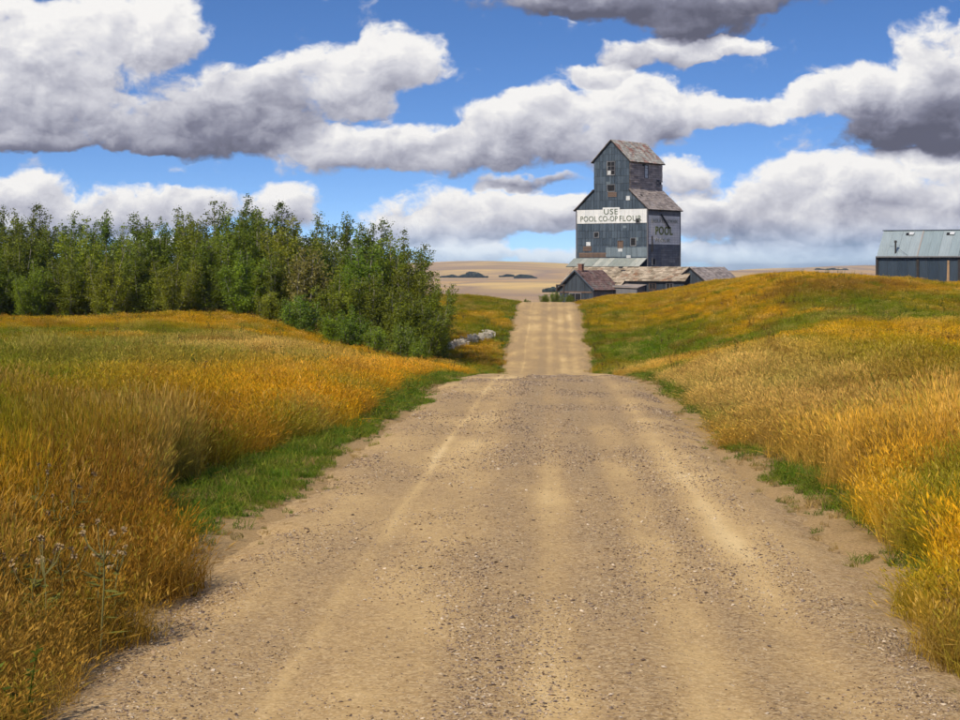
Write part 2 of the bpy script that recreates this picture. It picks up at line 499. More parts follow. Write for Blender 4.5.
col = nt.mix(nt.range(n_f, 0.35, 0.7, 0, 0.35), col, nt.mix(1.0, col, (0.72, 0.66, 0.58), 'MULTIPLY'))
col = nt.mix(1.0, col, (1.08, 1.0, 0.83), 'MULTIPLY')
nt.l.new(col, b.inputs['Base Color'])
hgt = nt.math('ADD', nt.math('MULTIPLY', n_f, 0.8), nt.math('MULTIPLY', nt.voronoi(p, 30.0), nt.math('MULTIPLY', gritty, -1.2)))
bump(nt, b, hgt, 0.35, 0.015)

ry = np.concatenate([np.arange(-50, 5, 1.0), np.arange(5, 40, 0.12), np.arange(40, 160, 0.4), np.arange(160, 300, 2.0)])
rt = np.linspace(-2.85, 2.85, 76)
RY, RT = np.meshgrid(ry, rt, indexing='ij')
RX = RT + road_x(RY)
def rut(t, Y):
    w = (fbm(t * 0 + 3, Y / 14, 5) - 0.5) * 0.25
    z = 0
    for c, wd, a in ((-1.2, .16, .012), (0.12, .18, .008), (0.86, .18, .007), (1.45, .15, .01)):
        z = z - a * np.exp(-((t - c - w) / wd) ** 2)
    for c, wd, a in ((-0.35, .25, .012), (0.5, .2, .01), (-1.9, .3, .015), (1.9, .3, .015)):
        z = z + a * np.exp(-((t - c - w) / wd) ** 2)
    return z
edge = 2.2 + (fbm(RY * 0 + np.sign(RT) * 7, RY / 1.6, 41) - 0.5) * 0.55
RZ = road_z(RY) + 0.03 * (1 - (RT / 2.6) ** 2) + rut(RT, RY) + (fbm(RX / .8, RY / 1.6, 51) - 0.5) * 0.02 - 0.11 * ss(-0.35, 0.45, np.abs(RT) - edge) + (fbm(RX / .22, RY / .3, 61, 2) - 0.5) * 0.06 * ss(-0.5, 0.1, np.abs(RT) - edge)
tag(link('gravel_road', grid_mesh('gravel_road', RX, RY, RZ, m_road)), kind='structure')
def road_top(X, Y):
    t = X - road_x(Y)
    return road_z(Y) + 0.03 * (1 - (t / 2.6) ** 2) + rut(t, Y) + (fbm(X / .8, Y / 1.6, 51) - 0.5) * 0.02

# ------------------------------------------------------------------ scatter machinery (grass, gravel)
def scatter(name, XYZ, rot, scl, var, tint, protos, label, cat):
    """one object whose points carry instances of the proto meshes (uncountable stuff)"""
    coll = bpy.data.collections.new(name + '_pieces')
    for i, me in enumerate(protos):
        o = bpy.data.objects.new('%s_piece_%02d' % (name, i), me)
        coll.objects.link(o)
    me = bpy.data.meshes.new(name)
    n = len(XYZ)
    me.vertices.add(n)
    me.vertices.foreach_set('co', np.asarray(XYZ, np.float32).ravel())
    for nm, ty, arr, key in (('rot', 'FLOAT_VECTOR', rot, 'vector'), ('scl', 'FLOAT_VECTOR', scl, 'vector'), ('tint', 'FLOAT_COLOR', tint, 'color')):
        a = me.attributes.new(nm, ty, 'POINT')
        a.data.foreach_set(key, np.asarray(arr, np.float32).ravel())
    a = me.attributes.new('var', 'INT', 'POINT'); a.data.foreach_set('value', np.asarray(var, np.int32))
    o = link(name, me)
    ng = bpy.data.node_groups.new(name + '_nodes', 'GeometryNodeTree')
    ng.interface.new_socket('Geometry', in_out='INPUT', socket_type='NodeSocketGeometry')
    ng.interface.new_socket('Geometry', in_out='OUTPUT', socket_type='NodeSocketGeometry')
    gi = ng.nodes.new('NodeGroupInput'); go = ng.nodes.new('NodeGroupOutput')
    ip = ng.nodes.new('GeometryNodeInstanceOnPoints')
    ci = ng.nodes.new('GeometryNodeCollectionInfo')
    ci.inputs['Collection'].default_value = coll
    ci.inputs['Separate Children'].default_value = True
    ci.inputs['Reset Children'].default_value = True
    def na(nm, ty):
        q = ng.nodes.new('GeometryNodeInputNamedAttribute'); q.data_type = ty
        q.inputs['Name'].default_value = nm
        return q.outputs['Attribute']
    ng.links.new(gi.outputs[0], ip.inputs['Points'])
    ng.links.new(ci.outputs[0], ip.inputs['Instance'])
    ip.inputs['Pick Instance'].default_value = True
    ng.links.new(na('var', 'INT'), ip.inputs['Instance Index'])
    ng.links.new(na('rot', 'FLOAT_VECTOR'), ip.inputs['Rotation'])
    ng.links.new(na('scl', 'FLOAT_VECTOR'), ip.inputs['Scale'])
    ng.links.new(ip.outputs[0], go.inputs[0])
    md = o.modifiers.new('scatter', 'NODES'); md.node_group = ng
    tag(o, label, cat, kind='stuff')
    return o

def blade_material(name, trans=0.35):
    m = bpy.data.materials.new(name); m.use_nodes = True
    nt = NT(m.node_tree)
    out = nt.n['Material Output']; b = nt.n['Principled BSDF']
    tint = nt.attr('tint', 'INSTANCER', 'Color')
    tone = nt.attr('tone')
    v = nt.range(tone, 0, 1, 0.62, 1.38)
    c = nt.vmath('SCALE', tint); nt.put(c.node.inputs['Scale'], v)
    b.inputs['Roughness'].default_value = 0.6
    b.inputs['Specular IOR Level'].default_value = 0.08
    nt.l.new(c, b.inputs['Base Color'])
    tr = nt.new('ShaderNodeBsdfTranslucent'); nt.l.new(c, tr.inputs[0])
    mx = nt.new('ShaderNodeMixShader'); mx.inputs[0].default_value = trans
    nt.l.new(b.outputs[0], mx.inputs[1]); nt.l.new(tr.outputs[0], mx.inputs[2])
    nt.l.new(mx.outputs[0], out.inputs[0])
    return m
m_blade = blade_material('grass_blade', 0.42)

def tuft(name, rnd, n, radius, h, width, heads=0.5, lean=0.25, leafy=0.3):
    mb = MB()
    for i in range(n):
        a = rnd.uniform(0, 2 * pi); r = radius * sqrt(rnd.random())
        base = Vector((r * cos(a), r * sin(a), -0.03))
        la = rnd.uniform(0, 2 * pi)
        ld = Vector((cos(la), sin(la), 0))
        leaf = rnd.random() < leafy
        hh = h * (rnd.uniform(0.35, 0.7) if leaf else rnd.uniform(0.7, 1.08))
        ln = lean * rnd.uniform(0.3, 1.6) * (2.0 if leaf else 1.0) * (3.0 if rnd.random() < .12 else 1.0)
        fa = rnd.uniform(0, 2 * pi); wv = Vector((cos(fa), sin(fa), 0)) * width * (1.5 if leaf else 0.8) * 0.5
        t = rnd.random()
        pts = [base + Vector((0, 0, hh * q)) * (1 - 0.25 * ln * q * q) + ld * (ln * hh * q * q) for q in (0, 0.4, 0.75, 1.0)]
        vv = []
        for p_, k in zip(pts, (1, 0.95, 0.7, 0.12)):
            vv += [p_ - wv * k, p_ + wv * k]
        mb.add(vv, [(0, 1, 3, 2), (2, 3, 5, 4), (4, 5, 7, 6)], 0.1 + 0.6 * t)
        if not leaf and rnd.random() < heads:
            d = (pts[3] - pts[2]).normalized()
            L_ = h * rnd.uniform(0.08, 0.16)
            for sgn in (0, 1):
                e = (Vector((cos(fa + sgn * pi / 2), sin(fa + sgn * pi / 2), 0))) * width * rnd.uniform(0.9, 1.7)
                q = pts[3] - d * L_ * 0.5
                mb.add([q, q + d * L_ * 0.45 + e, q + d * L_, q + d * L_ * 0.45 - e], [(0, 1, 2, 3)], 0.65 + 0.35 * rnd.random())
    return mb.mesh(name, m_blade)

rg = random.Random(5)
near_t = [tuft('tall_near_%d' % i, rg, 58, 0.15, 0.75, 0.0034, 0.7, 0.20, 0.35) for i in range(7)]
mid_t = [tuft('tall_mid_%d' % i, rg, 72, 0.26, 0.58, 0.0065, 0.75, 0.22, 0.3) for i in range(5)]
far_t = [tuft('tall_far_%d' % i, rg, 84, 0.45, 0.46, 0.014, 0.75, 0.22, 0.3) for i in range(5)]
short_t = [tuft('short_%d' % i, rg, 40, 0.12, 0.16, 0.006, 0.0, 0.5, 0.8) for i in range(4)]
def forb(name, rnd, h, n, ls):
    mb = MB()
    for k in range(3):
        a0 = rnd.uniform(0, 6.28); top = Vector((cos(a0) * .12, sin(a0) * .12, h * rnd.uniform(.75, 1.1)))
        mb.tube([(0, 0, -.03), tuple(top * .5), tuple(top)], [.004, .003, .002], 3, .3)
        for i in range(n):
            f = rnd.uniform(.12, 1); a = rnd.uniform(0, 6.28); L_ = ls * rnd.uniform(.5, 1.1) * (1.15 - .6 * f)
            d = Vector((cos(a), sin(a), rnd.uniform(-.3, .8))).normalized(); w = Vector((-sin(a), cos(a), rnd.uniform(-.4, .4))) * L_ * .26
            p = top * f
            mb.add([p, p + d * L_ * .5 + w, p + d * L_, p + d * L_ * .5 - w], [(0, 1, 2, 3)], rnd.random())
    return mb.mesh(name, m_blade)
forbs = [forb('forb_%d' % i, rg, rg.uniform(.38, .6), 16, rg.uniform(.07, .11)) for i in range(5)]
protos = near_t + mid_t + far_t + short_t + forbs

def zone_color(X, Y):
    """colour of the standing grass (linear) and relative height, by patch"""
    n = len(X)
    t = X - road_x(Y)
    gold = np.array((0.60, 0.345, 0.012)); straw = np.array((0.70, 0.48, 0.14)); orange = np.array((0.74, 0.385, 0.008))
    green = np.array((0.15, 0.195, 0.010)); olive = np.array((0.28, 0.235, 0.010)); brown = np.array((0.23, 0.115, 0.018)); lush = np.array((0.13, 0.23, 0.010))
    c1 = fbm(X / 5.0, Y / 9.0, 71, 3); c2 = fbm(X / 2.2, Y / 5, 81, 3)
    k = ss(0.38, 0.62, c1)[:, None]
    col = olive * (1 - k) + gold * k
    def put(w, c):
        nonlocal col
        w = np.clip(w, 0, 1)[:, None]
        col = col * (1 - w) + c * w
    def G(x, y, rx, ry):
        return np.exp(-((X - x) / rx) ** 2 - ((Y - y) / ry) ** 2)
    L_ = t < 0
    # left field
    put(0.85 * L_ * ss(-5.0, -8.5, t) * ss(14, 22, Y) * (1 - ss(60, 80, Y)) * ss(0.68, 0.42, c2), green)
    put(0.85 * L_ * G(-9, 34, 3.5, 16), green)
    put(0.7 * L_ * G(-6.5, 24, 1.8, 5), olive)
    put(1.0 * L_ * G(-2.2, 40, 2.2, 15) * ss(0.25, 0.5, c2), orange)
    put(0.9 * L_ * G(-1.5, 55, 3.0, 12), orange)
    put(0.8 * L_ * G(-6.0, 50, 3, 14), straw)
    put(0.7 * L_ * ss(66, 80, Y) * (1 - ss(95, 105, Y)) * ss(-5, -9, t), gold * 0.9)
    put(1.2 * L_ * G(-4.0, 23.0, 1.3, 4.2), brown)
    put(1.0 * L_ * G(-2.9, 16.5, 0.7, 3.5), brown)
    put(0.8 * L_ * G(-2.6, 11.5, 0.8, 3.0), brown * 1.3)
    put(0.5 * L_ * ss(104, 115, Y) * ss(0.55, 0.4, c2), lush * 0.8)
    # right field
    R_ = t > 0
    put(1.2 * R_ * G(5.2, 36, 2.0, 14), straw)
    put(1.1 * R_ * G(5.8, 62, 2.2, 16), straw * 0.95)
    put(1.3 * R_ * G(3.6, 13.0, 1.1, 4.5), gold * 1.15)
    put(1.0 * R_ * G(6.2, 26, 2.2, 6), brown * 1.5)
    put(0.9 * R_ * G(9.0, 34, 3.5, 7), olive)
    put(1.0 * R_ * G(12, 55, 8, 9), gold * 1.1)
    put(0.9 * R_ * ss(70, 82, Y) * (1 - ss(98, 112, Y)) * ss(0.3, 0.5, c2) * ss(5, 8, t), green * 1.1)
    put(1.1 * R_ * G(9.0, 100, 3.2, 17), lush * 0.95)
    put(0.9 * R_ * G(22, 112, 4.5, 7), brown * 1.2)
    put(0.75 * R_ * ss(120, 135, Y) * ss(0.62, 0.42, c1), gold)
    put(0.9 * R_ * ss(112, 122, Y) * ss(14, 18, X) * ss(0.25, 0.45, c2), gold)
    put(0.6 * R_ * ss(0.6, 0.7, c2) * ss(112, 122, Y), olive)
    ht = 0.8 + 0.4 * fbm(X / 3, Y / 4, 91, 2)
    # clumps of other plants, a metre or two across
    c3 = fbm(X / 1.3, Y / 2.6, 131, 3); c4 = fbm(X / 0.9 + 9, Y / 1.8, 141, 2)
    put(0.75 * ss(0.60, 0.70, c3) * ss(9, 14, Y), green); put(0.6 * ss(0.40, 0.30, c3), brown * 1.1)
    put(0.3 * ss(0.66, 0.78, c4), straw)
    put(0.75 * ss(12, 9, Y), np.array((0.40, 0.24, 0.05)))  # all grass pulled to brown-gold towards the camera
    put(0.6 * R_ * G(4.6, 33, 1.5, 12), straw)
    r = RNG.random(n)[:, None]
    col = np.where(r < 0.09, col * 0.6 + straw * 0.4, np.where(r < 0.26, col * 0.55 + green * 0.45, np.where(r < 0.35, col * 0.5 + brown * 0.5, col)))
    col = col * (0.70 + 0.60 * RNG.random((n, 1)))
    ht = ht * (0.62 + 0.76 * c4) * (1 - 0.25 * ss(0.6, 0.72, c3))
    return col, ht

def sample(y0, y1, dens, xr):
    """random points between two distances; xr gives left/right limits"""
    wmax = 0.30 * y1 + 4
    n = int((y1 - y0) * 2 * wmax * dens)
    Y = RNG.uniform(y0, y1, n); X = RNG.uniform(-wmax, wmax, n)
    k = (np.abs(X) < 0.272 * Y + 2.2) & xr(X, Y)
    return X[k], Y[k]
PX = []; PS = []; PV = []; PT = []; PR = []
def emit(X, Y, s, var, tint, zoff=0.0):
    n = len(X)
    PX.append(np.stack([X, Y, H(X, Y) + zoff], -1)); PS.append(s); PV.append(var); PT.append(np.concatenate([tint, np.ones((n, 1))], 1))
    PR.append(np.stack([RNG.normal(0, .17, n), RNG.normal(0, .17, n), RNG.uniform(0, 2 * pi, n)], -1))
def tall_ok(X, Y):
    t = X - road_x(Y)
    e = 2.55 + 0.22 * ss(13, 17, Y) + (fbm(X * 0 + np.sign(t) * 5, Y / 2.2, 101) - 0.5) * 0.9 + (fbm(X / .5, Y / .7, 103, 2) - 0.5) * 0.7
    e = e + np.where(t < 0, 0.85 * np.exp(-((Y - 19) / 5) ** 2) + 0.45 * ss(20, 26, Y) * (1 - ss(48, 60, Y)) - 0.3 * ss(14, 10, Y), 0.25 * ss(24, 30, Y) * (1 - ss(50, 62, Y)) + 0.5 * np.exp(-((Y - 19) / 4) ** 2) - 0.15 * ss(14, 10, Y))
    return np.abs(t) > e
for (y0, y1, dens, lo, nv) in ((4.5, 20, 75, 0, 7), (20, 40, 46, 0, 7), (40, 84, 22, 7, 5), (84, 160, 12, 12, 5), (160, 226, 5, 12, 5)):
    X, Y = sample(y0, y1, dens, tall_ok)
    if y0 >= 160:
        k = (X > road_x(Y) + 3) | (X > -8) ; X, Y = X[k], Y[k]
    col, ht = zone_color(X, Y)
    t = np.abs(X - road_x(Y))
    rise = (0.42 + 0.58 * ss(2.3, 4.0, t)) * (1 - 0.38 * ss(17, 27, Y)) * (1 - 0.30 * ss(120, 150, Y))
    s = ht * rise * RNG.uniform(0.75, 1.2, len(X))
    if lo == 0 and y0 >= 20:
        w = 1.5
    else:
        w = 1.0
    emit(X, Y, np.stack([w * np.ones_like(s), w * np.ones_like(s), s], -1), RNG.integers(lo, lo + nv, len(X)), col)
# short green verge and matted undergrowth
for (y0, y1, dens, w) in ((5, 30, 85, 1.0), (30, 60, 40, 1.7), (60, 150, 16, 3.0)):
    X, Y = sample(y0, y1, dens, lambda X, Y: (np.abs(X - road_x(Y)) > 2.0) & (np.abs(X - road_x(Y)) < 4.6))
    t = X - road_x(Y)
    pn = fbm(X / 1.0, Y / 2.2, 111, 3)
    lim = np.where(t < 0, np.where(Y < 12, 0.72, 0.22), np.where(Y < 15, 0.52, 0.36))
    lim = lim + 0.5 * ss(2.9, 2.2, np.abs(t))
    k = pn > lim + RNG.normal(0, .07, len(X))
    X, Y, t = X[k], Y[k], t[k]
    c = np.array((0.10, 0.185, 0.012)) * (0.6 + 0.7 * RNG.random((len(X), 1))) + np.array((0.22, 0.13, 0.03)) * (RNG.random((len(X), 1)) ** 2.2)
    s = RNG.uniform(0.6, 1.4, len(X)) * (0.5 + 0.5 * ss(2.3, 3.0, np.abs(t)))
    emit(X, Y, np.stack([w * s, w * s, s * (0.8 + 0.2 * w)], -1), RNG.integers(17, 21, len(X)), c)
# broad-leaved weeds among the grass
for (y0, y1, dens, w) in ((5, 24, 5.0, 1.0), (24, 60, 2.2, 1.15), (60, 125, 0.8, 1.5)):
    X, Y = sample(y0, y1, dens, tall_ok)
    pn = fbm(X / 1.6, Y / 3.0, 151, 3)
    k = pn > 0.50 + RNG.normal(0, .05, len(X)); X, Y = X[k], Y[k]
    c = np.where((fbm(X / 2.5, Y / 4, 161) > 0.52)[:, None], np.array((0.15, 0.085, 0.03)), np.array((0.11, 0.15, 0.02))) * RNG.uniform(.6, 1.3, (len(X), 1))
    s = RNG.uniform(.5, 1.05, len(X))
    emit(X, Y, np.stack([w * s, w * s, s * w ** .5], -1), RNG.integers(21, 26, len(X)), c)
# dry stubs thinning out over the shoulders
for (y0, y1, dens, w) in ((5, 24, 34, 1.0), (24, 60, 12, 1.5)):
    X, Y = sample(y0, y1, dens, lambda X, Y: (np.abs(X - road_x(Y)) > 1.95) & (np.abs(X - road_x(Y)) < 3.4))
    t = np.abs(X - road_x(Y))
    k = RNG.random(len(X)) < 0.12 + 0.75 * ss(2.1, 3.0, t) * ss(0.35, 0.6, fbm(X / .6, Y / 1.2, 171)); X, Y, t = X[k], Y[k], t[k]
    q = RNG.random((len(X), 1))
    c = np.where(q < .55, np.array((0.42, 0.29, 0.10)), np.where(q < .8, np.array((0.22, 0.20, 0.03)), np.array((0.12, 0.18, 0.015)))) * RNG.uniform(.7, 1.2, (len(X), 1))
    s = RNG.uniform(.3, 1.0, len(X)) * (.35 + .65 * ss(2.0, 2.8, t))
    emit(X, Y, np.stack([w * s, w * s, s * 1.1], -1), RNG.integers(17, 21, len(X)), c)
scatter('prairie_grass', np.concatenate(PX), np.concatenate(PR), np.concatenate(PS), np.concatenate(PV), np.concatenate(PT), protos,
        'tall golden and green prairie grass on both sides of the gravel road', 'grass')

# gravel: loose stones on the road
m_stone, nt, b = material('loose_stone', 0.85, 0.3)
nt.l.new(nt.attr('tint', 'INSTANCER', 'Color'), b.inputs['Base Color'])
stones = []
rs = random.Random(3)
for i in range(5):
    mb = MB()
    v = [Vector((0, 0, .55)), Vector((0, 0, -.4))]
    for k in range(6):
        a = k * pi / 3 + rs.uniform(-.3, .3); r = rs.uniform(.75, 1.1)
        v.append(Vector((r * cos(a), r * sin(a) * .8, rs.uniform(-.15, .2))))
    mb.add(v, [(0, 2 + k, 2 + (k + 1) % 6) for k in range(6)] + [(1, 2 + (k + 1) % 6, 2 + k) for k in range(6)])
    stones.append(mb.mesh('stone_%d' % i, m_stone))
n = 420000
Y = 6.5 + (RNG.random(n) ** 2.3) * 46
t = RNG.uniform(-3.0, 3.0, n)
w = (fbm(t * 0 + 3, Y / 14, 5) - 0.5) * 0.25
prob = 0.30 + 0.9 * np.exp(-((t - w + 0.3) / .34) ** 2) + 0.6 * np.exp(-((t - w - .5) / .22) ** 2) + 0.5 * np.exp(-((t - w - 1.12) / .15) ** 2) + 0.55 * np.exp(-((np.abs(t) - 2.1) / .38) ** 2)
k = RNG.random(n) < prob * (0.12 + 1.6 * ss(0.38, 0.66, fbm(t * 1.3, Y / 2.5, 121)))
t, Y = t[k], Y[k]; X = t + road_x(Y); n = len(X)
sz = np.clip(RNG.lognormal(math.log(0.0038), 0.5, n), 0.002, 0.018) * (0.9 + Y / 45)
Z = road_top(X, Y) - 0.11 * ss(-0.35, 0.45, np.abs(t) - 2.2) + sz * 0.15
pal = np.array([(0.30, 0.21, 0.13), (0.44, 0.33, 0.20), (0.15, 0.10, 0.07), (0.52, 0.42, 0.30), (0.20, 0.15, 0.12), (0.09, 0.06, 0.04)])
tint = pal[RNG.integers(0, len(pal), n)] * RNG.uniform(.8, 1.2, (n, 1))
scatter('road_gravel', np.stack([X, Y, Z], -1), np.stack([RNG.normal(0, .3, n), RNG.normal(0, .3, n), RNG.uniform(0, 6.28, n)], -1),
        np.stack([sz, sz, sz * .8], -1), RNG.integers(0, 5, n), np.concatenate([tint, np.ones((n, 1))], 1), stones,
        'loose gravel stones strewn between the wheel tracks of the road', 'gravel')

# ------------------------------------------------------------------ building materials
def mat_clad(name, c0, c1, streak=0.35, rough=0.7, spec=0.3, rust=None, rust_amt=0.0, metal=0.0):
    """weathered cladding: tone of each piece, vertical streaks, blotches"""
    m, nt, b = material(name, rough, spec)
    o = nt.obj()
    tone = nt.attr('tone')
    c = nt.mix(tone, c0, c1)
    st = nt.noise(nt.mapping(o, (2.6, 2.6, 0.25)), 1.0, 4, 0.65)
    bl = nt.noise(o, 0.9, 4, 0.6)
    c = nt.mix(nt.range(st, 0.35, 0.75, 0, streak), c, nt.mix(1.0, c, (0.45, 0.45, 0.47), 'MULTIPLY'))
    c = nt.mix(nt.range(bl, 0.5, 0.8, 0, 0.4), c, nt.mix(1.0, c, (1.5, 1.45, 1.4), 'MULTIPLY'))
    if rust:
        rn = nt.noise(o, 0.75, 6, 0.7)
        c = nt.mix(nt.range(rn, 0.62 - rust_amt, 0.72 - rust_amt * 0.6), c, rust)
    nt.l.new(c, b.inputs['Base Color'])
    b.inputs['Metallic'].default_value = metal
    bump(nt, b, st, 0.25, 0.02)
    return m
def mat_plain(name, c, var=0.3, rough=0.8, spec=0.25, scale=3.0):
    m, nt, b = material(name, rough, spec)
    n_ = nt.noise(nt.obj(), scale, 5, 0.65)
    nt.l.new(nt.mix(nt.range(n_, 0.3, 0.75, 0, 1), tuple(x * (1 - var) for x in c), tuple(min(1, x * (1 + var)) for x in c)), b.inputs['Base Color'])
    return m
m_tin = mat_clad('blue_grey_tin', (0.034, 0.052, 0.073), (0.090, 0.120, 0.152), 0.75)
m_tin_dark = mat_clad('dark_blue_tin', (0.020, 0.030, 0.043), (0.050, 0.064, 0.080), 0.75)
m_tinlight = mat_clad('pale_blue_tin', (0.10, 0.135, 0.155), (0.18, 0.22, 0.245), 0.6)
m_dark = mat_clad('dark_slate_boards', (0.11, 0.11, 0.12), (0.22, 0.215, 0.215), 0.55)
m_grey = mat_clad('grey_boards', (0.21, 0.17, 0.15), (0.50, 0.41, 0.35), 0.5)
m_white = mat_clad('white_sign_paint', (0.56, 0.57, 0.56), (0.70, 0.70, 0.68), 0.30)
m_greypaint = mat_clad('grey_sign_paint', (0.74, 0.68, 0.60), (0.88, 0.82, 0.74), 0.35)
m_letter = mat_clad('green_letter_paint', (0.075, 0.105, 0.055), (0.11, 0.13, 0.07), 0.4)
m_letter_y = mat_clad('faded_green_letter_paint', (0.20, 0.22, 0.05), (0.32, 0.32, 0.09), 0.4)
m_letter_f = mat_clad('ghost_letter_paint', (0.32, 0.31, 0.22), (0.42, 0.40, 0.30), 0.4)
m_shingle = mat_clad('grey_shingles', (0.23, 0.19, 0.165), (0.44, 0.37, 0.32), 0.3)
m_shingle_red = mat_clad('red_brown_shingles', (0.13, 0.075, 0.065), (0.26, 0.16, 0.135), 0.35, rust=(0.22, 0.19, 0.16), rust_amt=0.12)
m_shingle_mix = mat_clad('mossy_and_red_shingles', (0.30, 0.285, 0.24), (0.54, 0.50, 0.42), 0.3, rust=(0.30, 0.11, 0.07), rust_amt=0.14)
m_shingle_tan = mat_clad('tan_shingles', (0.20, 0.155, 0.10), (0.50, 0.41, 0.30), 0.45, rust=(0.25, 0.13, 0.07), rust_amt=0.08)
m_green_tin = mat_clad('pale_green_tin', (0.24, 0.265, 0.235), (0.40, 0.41, 0.36), 0.45, rust=(0.36, 0.27, 0.17), rust_amt=0.04)
m_core = mat_plain('dark_boards_under', (0.035, 0.03, 0.028))
m_brown = mat_clad('bare_brown_boards', (0.07, 0.045, 0.035), (0.20, 0.135, 0.095), 0.6)
m_black = mat_plain('dark_opening', (0.012, 0.012, 0.014), 0.2)
m_pane = mat_plain('pale_pane', (0.50, 0.51, 0.50), 0.3, 0.35, 0.5)
m_brick = mat_plain('chimney_brick', (0.20, 0.10, 0.07), 0.35)
m_post = mat_plain('weathered_post', (0.05, 0.038, 0.03), 0.4)
X3, Y3, Z3 = Vector((1, 0, 0)), Vector((0, 1, 0)), Vector((0, 0, 1))
rb = random.Random(21)

def front_text(body, width, h, mat, parent, loc, rot, name='lettering', ex=0.012, space=1.0, bold=-0.004):
    cu = bpy.data.curves.new(name, 'FONT')
    cu.body = body
    cu.size = 1.0
    cu.extrude = ex
    cu.offset = bold
    cu.space_character = space
    cu.align_x = 'LEFT'
    tmp = bpy.data.objects.new(name + '_source', cu)
    COL.objects.link(tmp)
    bpy.context.view_layer.update()
    dg = bpy.context.evaluated_depsgraph_get()
    me = bpy.data.meshes.new_from_object(tmp.evaluated_get(dg))
    bpy.data.objects.remove(tmp)
    xs = [v.co.x for v in me.vertices]; ys = [v.co.y for v in me.vertices]
    x0, x1, y0, y1 = min(xs), max(xs), min(ys), max(ys)
    for v in me.vertices:
        v.co.x = (v.co.x - x0) / (x1 - x0) * width
        v.co.y = (v.co.y - y0) / (y1 - y0) * h
    me.materials.clear(); me.materials.append(mat)
    o = link(name, me, parent)
    o.location = loc
    o.rotation_euler = rot
    return o

def window(parent, O, A, B, N, w, h, depth=0.07, frame_mat=None, fill=None, bars=(1, 2), broken=(), name='window'):
    """frame and panes, standing a little proud of the wall; O is the lower left corner"""
    O, A, B, N = Vector(O), Vector(A), Vector(B), Vector(N)
    fr = MB()
    def bar(a0, a1, b0, b1, d):
        fr.slab([O + A * a0 + B * b0 + N * d, O + A * a1 + B * b0 + N * d, O + A * a1 + B * b1 + N * d, O + A * a0 + B * b1 + N * d], N, depth, rb.random())
    e = 0.09
    bar(-e, 0, -e, h + e, depth + .02); bar(w, w + e, -e, h + e, depth + .02); bar(0, w, h, h + e, depth + .02); bar(0, w, -e, 0, depth + .02)
    for i in range(1, bars[0]):
        bar(w * i / bars[0] - .025, w * i / bars[0] + .025, 0, h, depth + .005)
    for j in range(1, bars[1]):
        bar(0, w, h * j / bars[1] - .025, h * j / bars[1] + .025, depth + .002)
    o = fr.build(name, frame_mat or m_dark, parent)
    k = 0
    for i in range(bars[0]):
        for j in range(bars[1]):
            a0, a1, b0, b1 = w * i / bars[0], w * (i + 1) / bars[0], h * j / bars[1], h * (j + 1) / bars[1]
            pb = MB()
            pb.slab([O + A * a0 + B * b0 + N * .03, O + A * a1 + B * b0 + N * .03, O + A * a1 + B * b1 + N * .03, O + A * a0 + B * b1 + N * .03], N, .02)
            pb.build('pane', m_pane if k in broken else (fill or m_black), o)
            k += 1
    return o

# ------------------------------------------------------------------ the grain elevator
EA = radians(34)
EBASE = Vector((12.0, 231.6, -3.2))
elev = empty('grain_elevator', EBASE, -EA)
tag(elev, 'tall blue-grey wooden grain elevator with cupola and painted white sign', 'grain elevator')
ED = 8.3
core = MB()
core.prism([(0.06, -1.5), (9.94, -1.5), (9.94, 10.36), (7.44, 12.56), (7.44, 16.26), (5, 18.70), (2.56, 16.26), (2.56, 12.56), (0.06, 10.36)], 0.06, ED - 0.06)
core.build('wall', m_core, elev)
FO, FA, FB, FN = Vector((0, 0, 0)), X3, Z3, Vector((0, -1, 0))
cl = MB()
sheets(cl, [(0, 1.5), (10, 1.5), (10, 8.65), (0, 8.65)], FO, FA, FB, FN, 0.42, 0.95, 0.03, 0.02, 0.03, tone=(0.1, 0.8), rnd=rb)
sheets(cl, [(0, 10.4), (10, 10.4), (7.5, 12.6), (2.5, 12.6)], FO, FA, FB, FN, 0.42, 0.9, 0.03, 0.02, 0.03, tone=(0.1, 0.7), rnd=rb)
sheets(cl, [(2.5, 12.6), (7.5, 12.6), (7.5, 16.3), (2.5, 16.3)], FO, FA, FB, FN, 0.42, 0.9, 0.03, 0.02, 0.03, tone=(0.1, 0.7), rnd=rb)
sheets(cl, [(2.5, 16.3), (7.5, 16.3), (5, 18.8)], FO, FA, FB, FN, 0.42, 0.9, 0.03, 0.02, 0.03, tone=(0.1, 0.7), rnd=rb)
o = cl.build('front_cladding', m_tin, elev); tag(o, 'front wall of blue-grey tin sheets', kind='stuff')
lt = MB()
sheets(lt, [(0, 1.5), (10, 1.5), (10, 2.0), (0, 2.0)], FO, FA, FB, FN, 0.7, .5, 0.03, 0.02, 0.02, rnd=rb, base=0.05)
sheets(lt, [(4.2, 4.55), (10, 4.55), (10, 5.75), (4.2, 5.75)], FO, FA, FB, FN, 0.72, 1.2, 0.03, 0.02, 0.02, rnd=rb, base=0.05)
o = lt.build('pale_cladding', m_tinlight, elev); tag(o, 'paler band of tin sheets low on the front wall', kind='stuff')
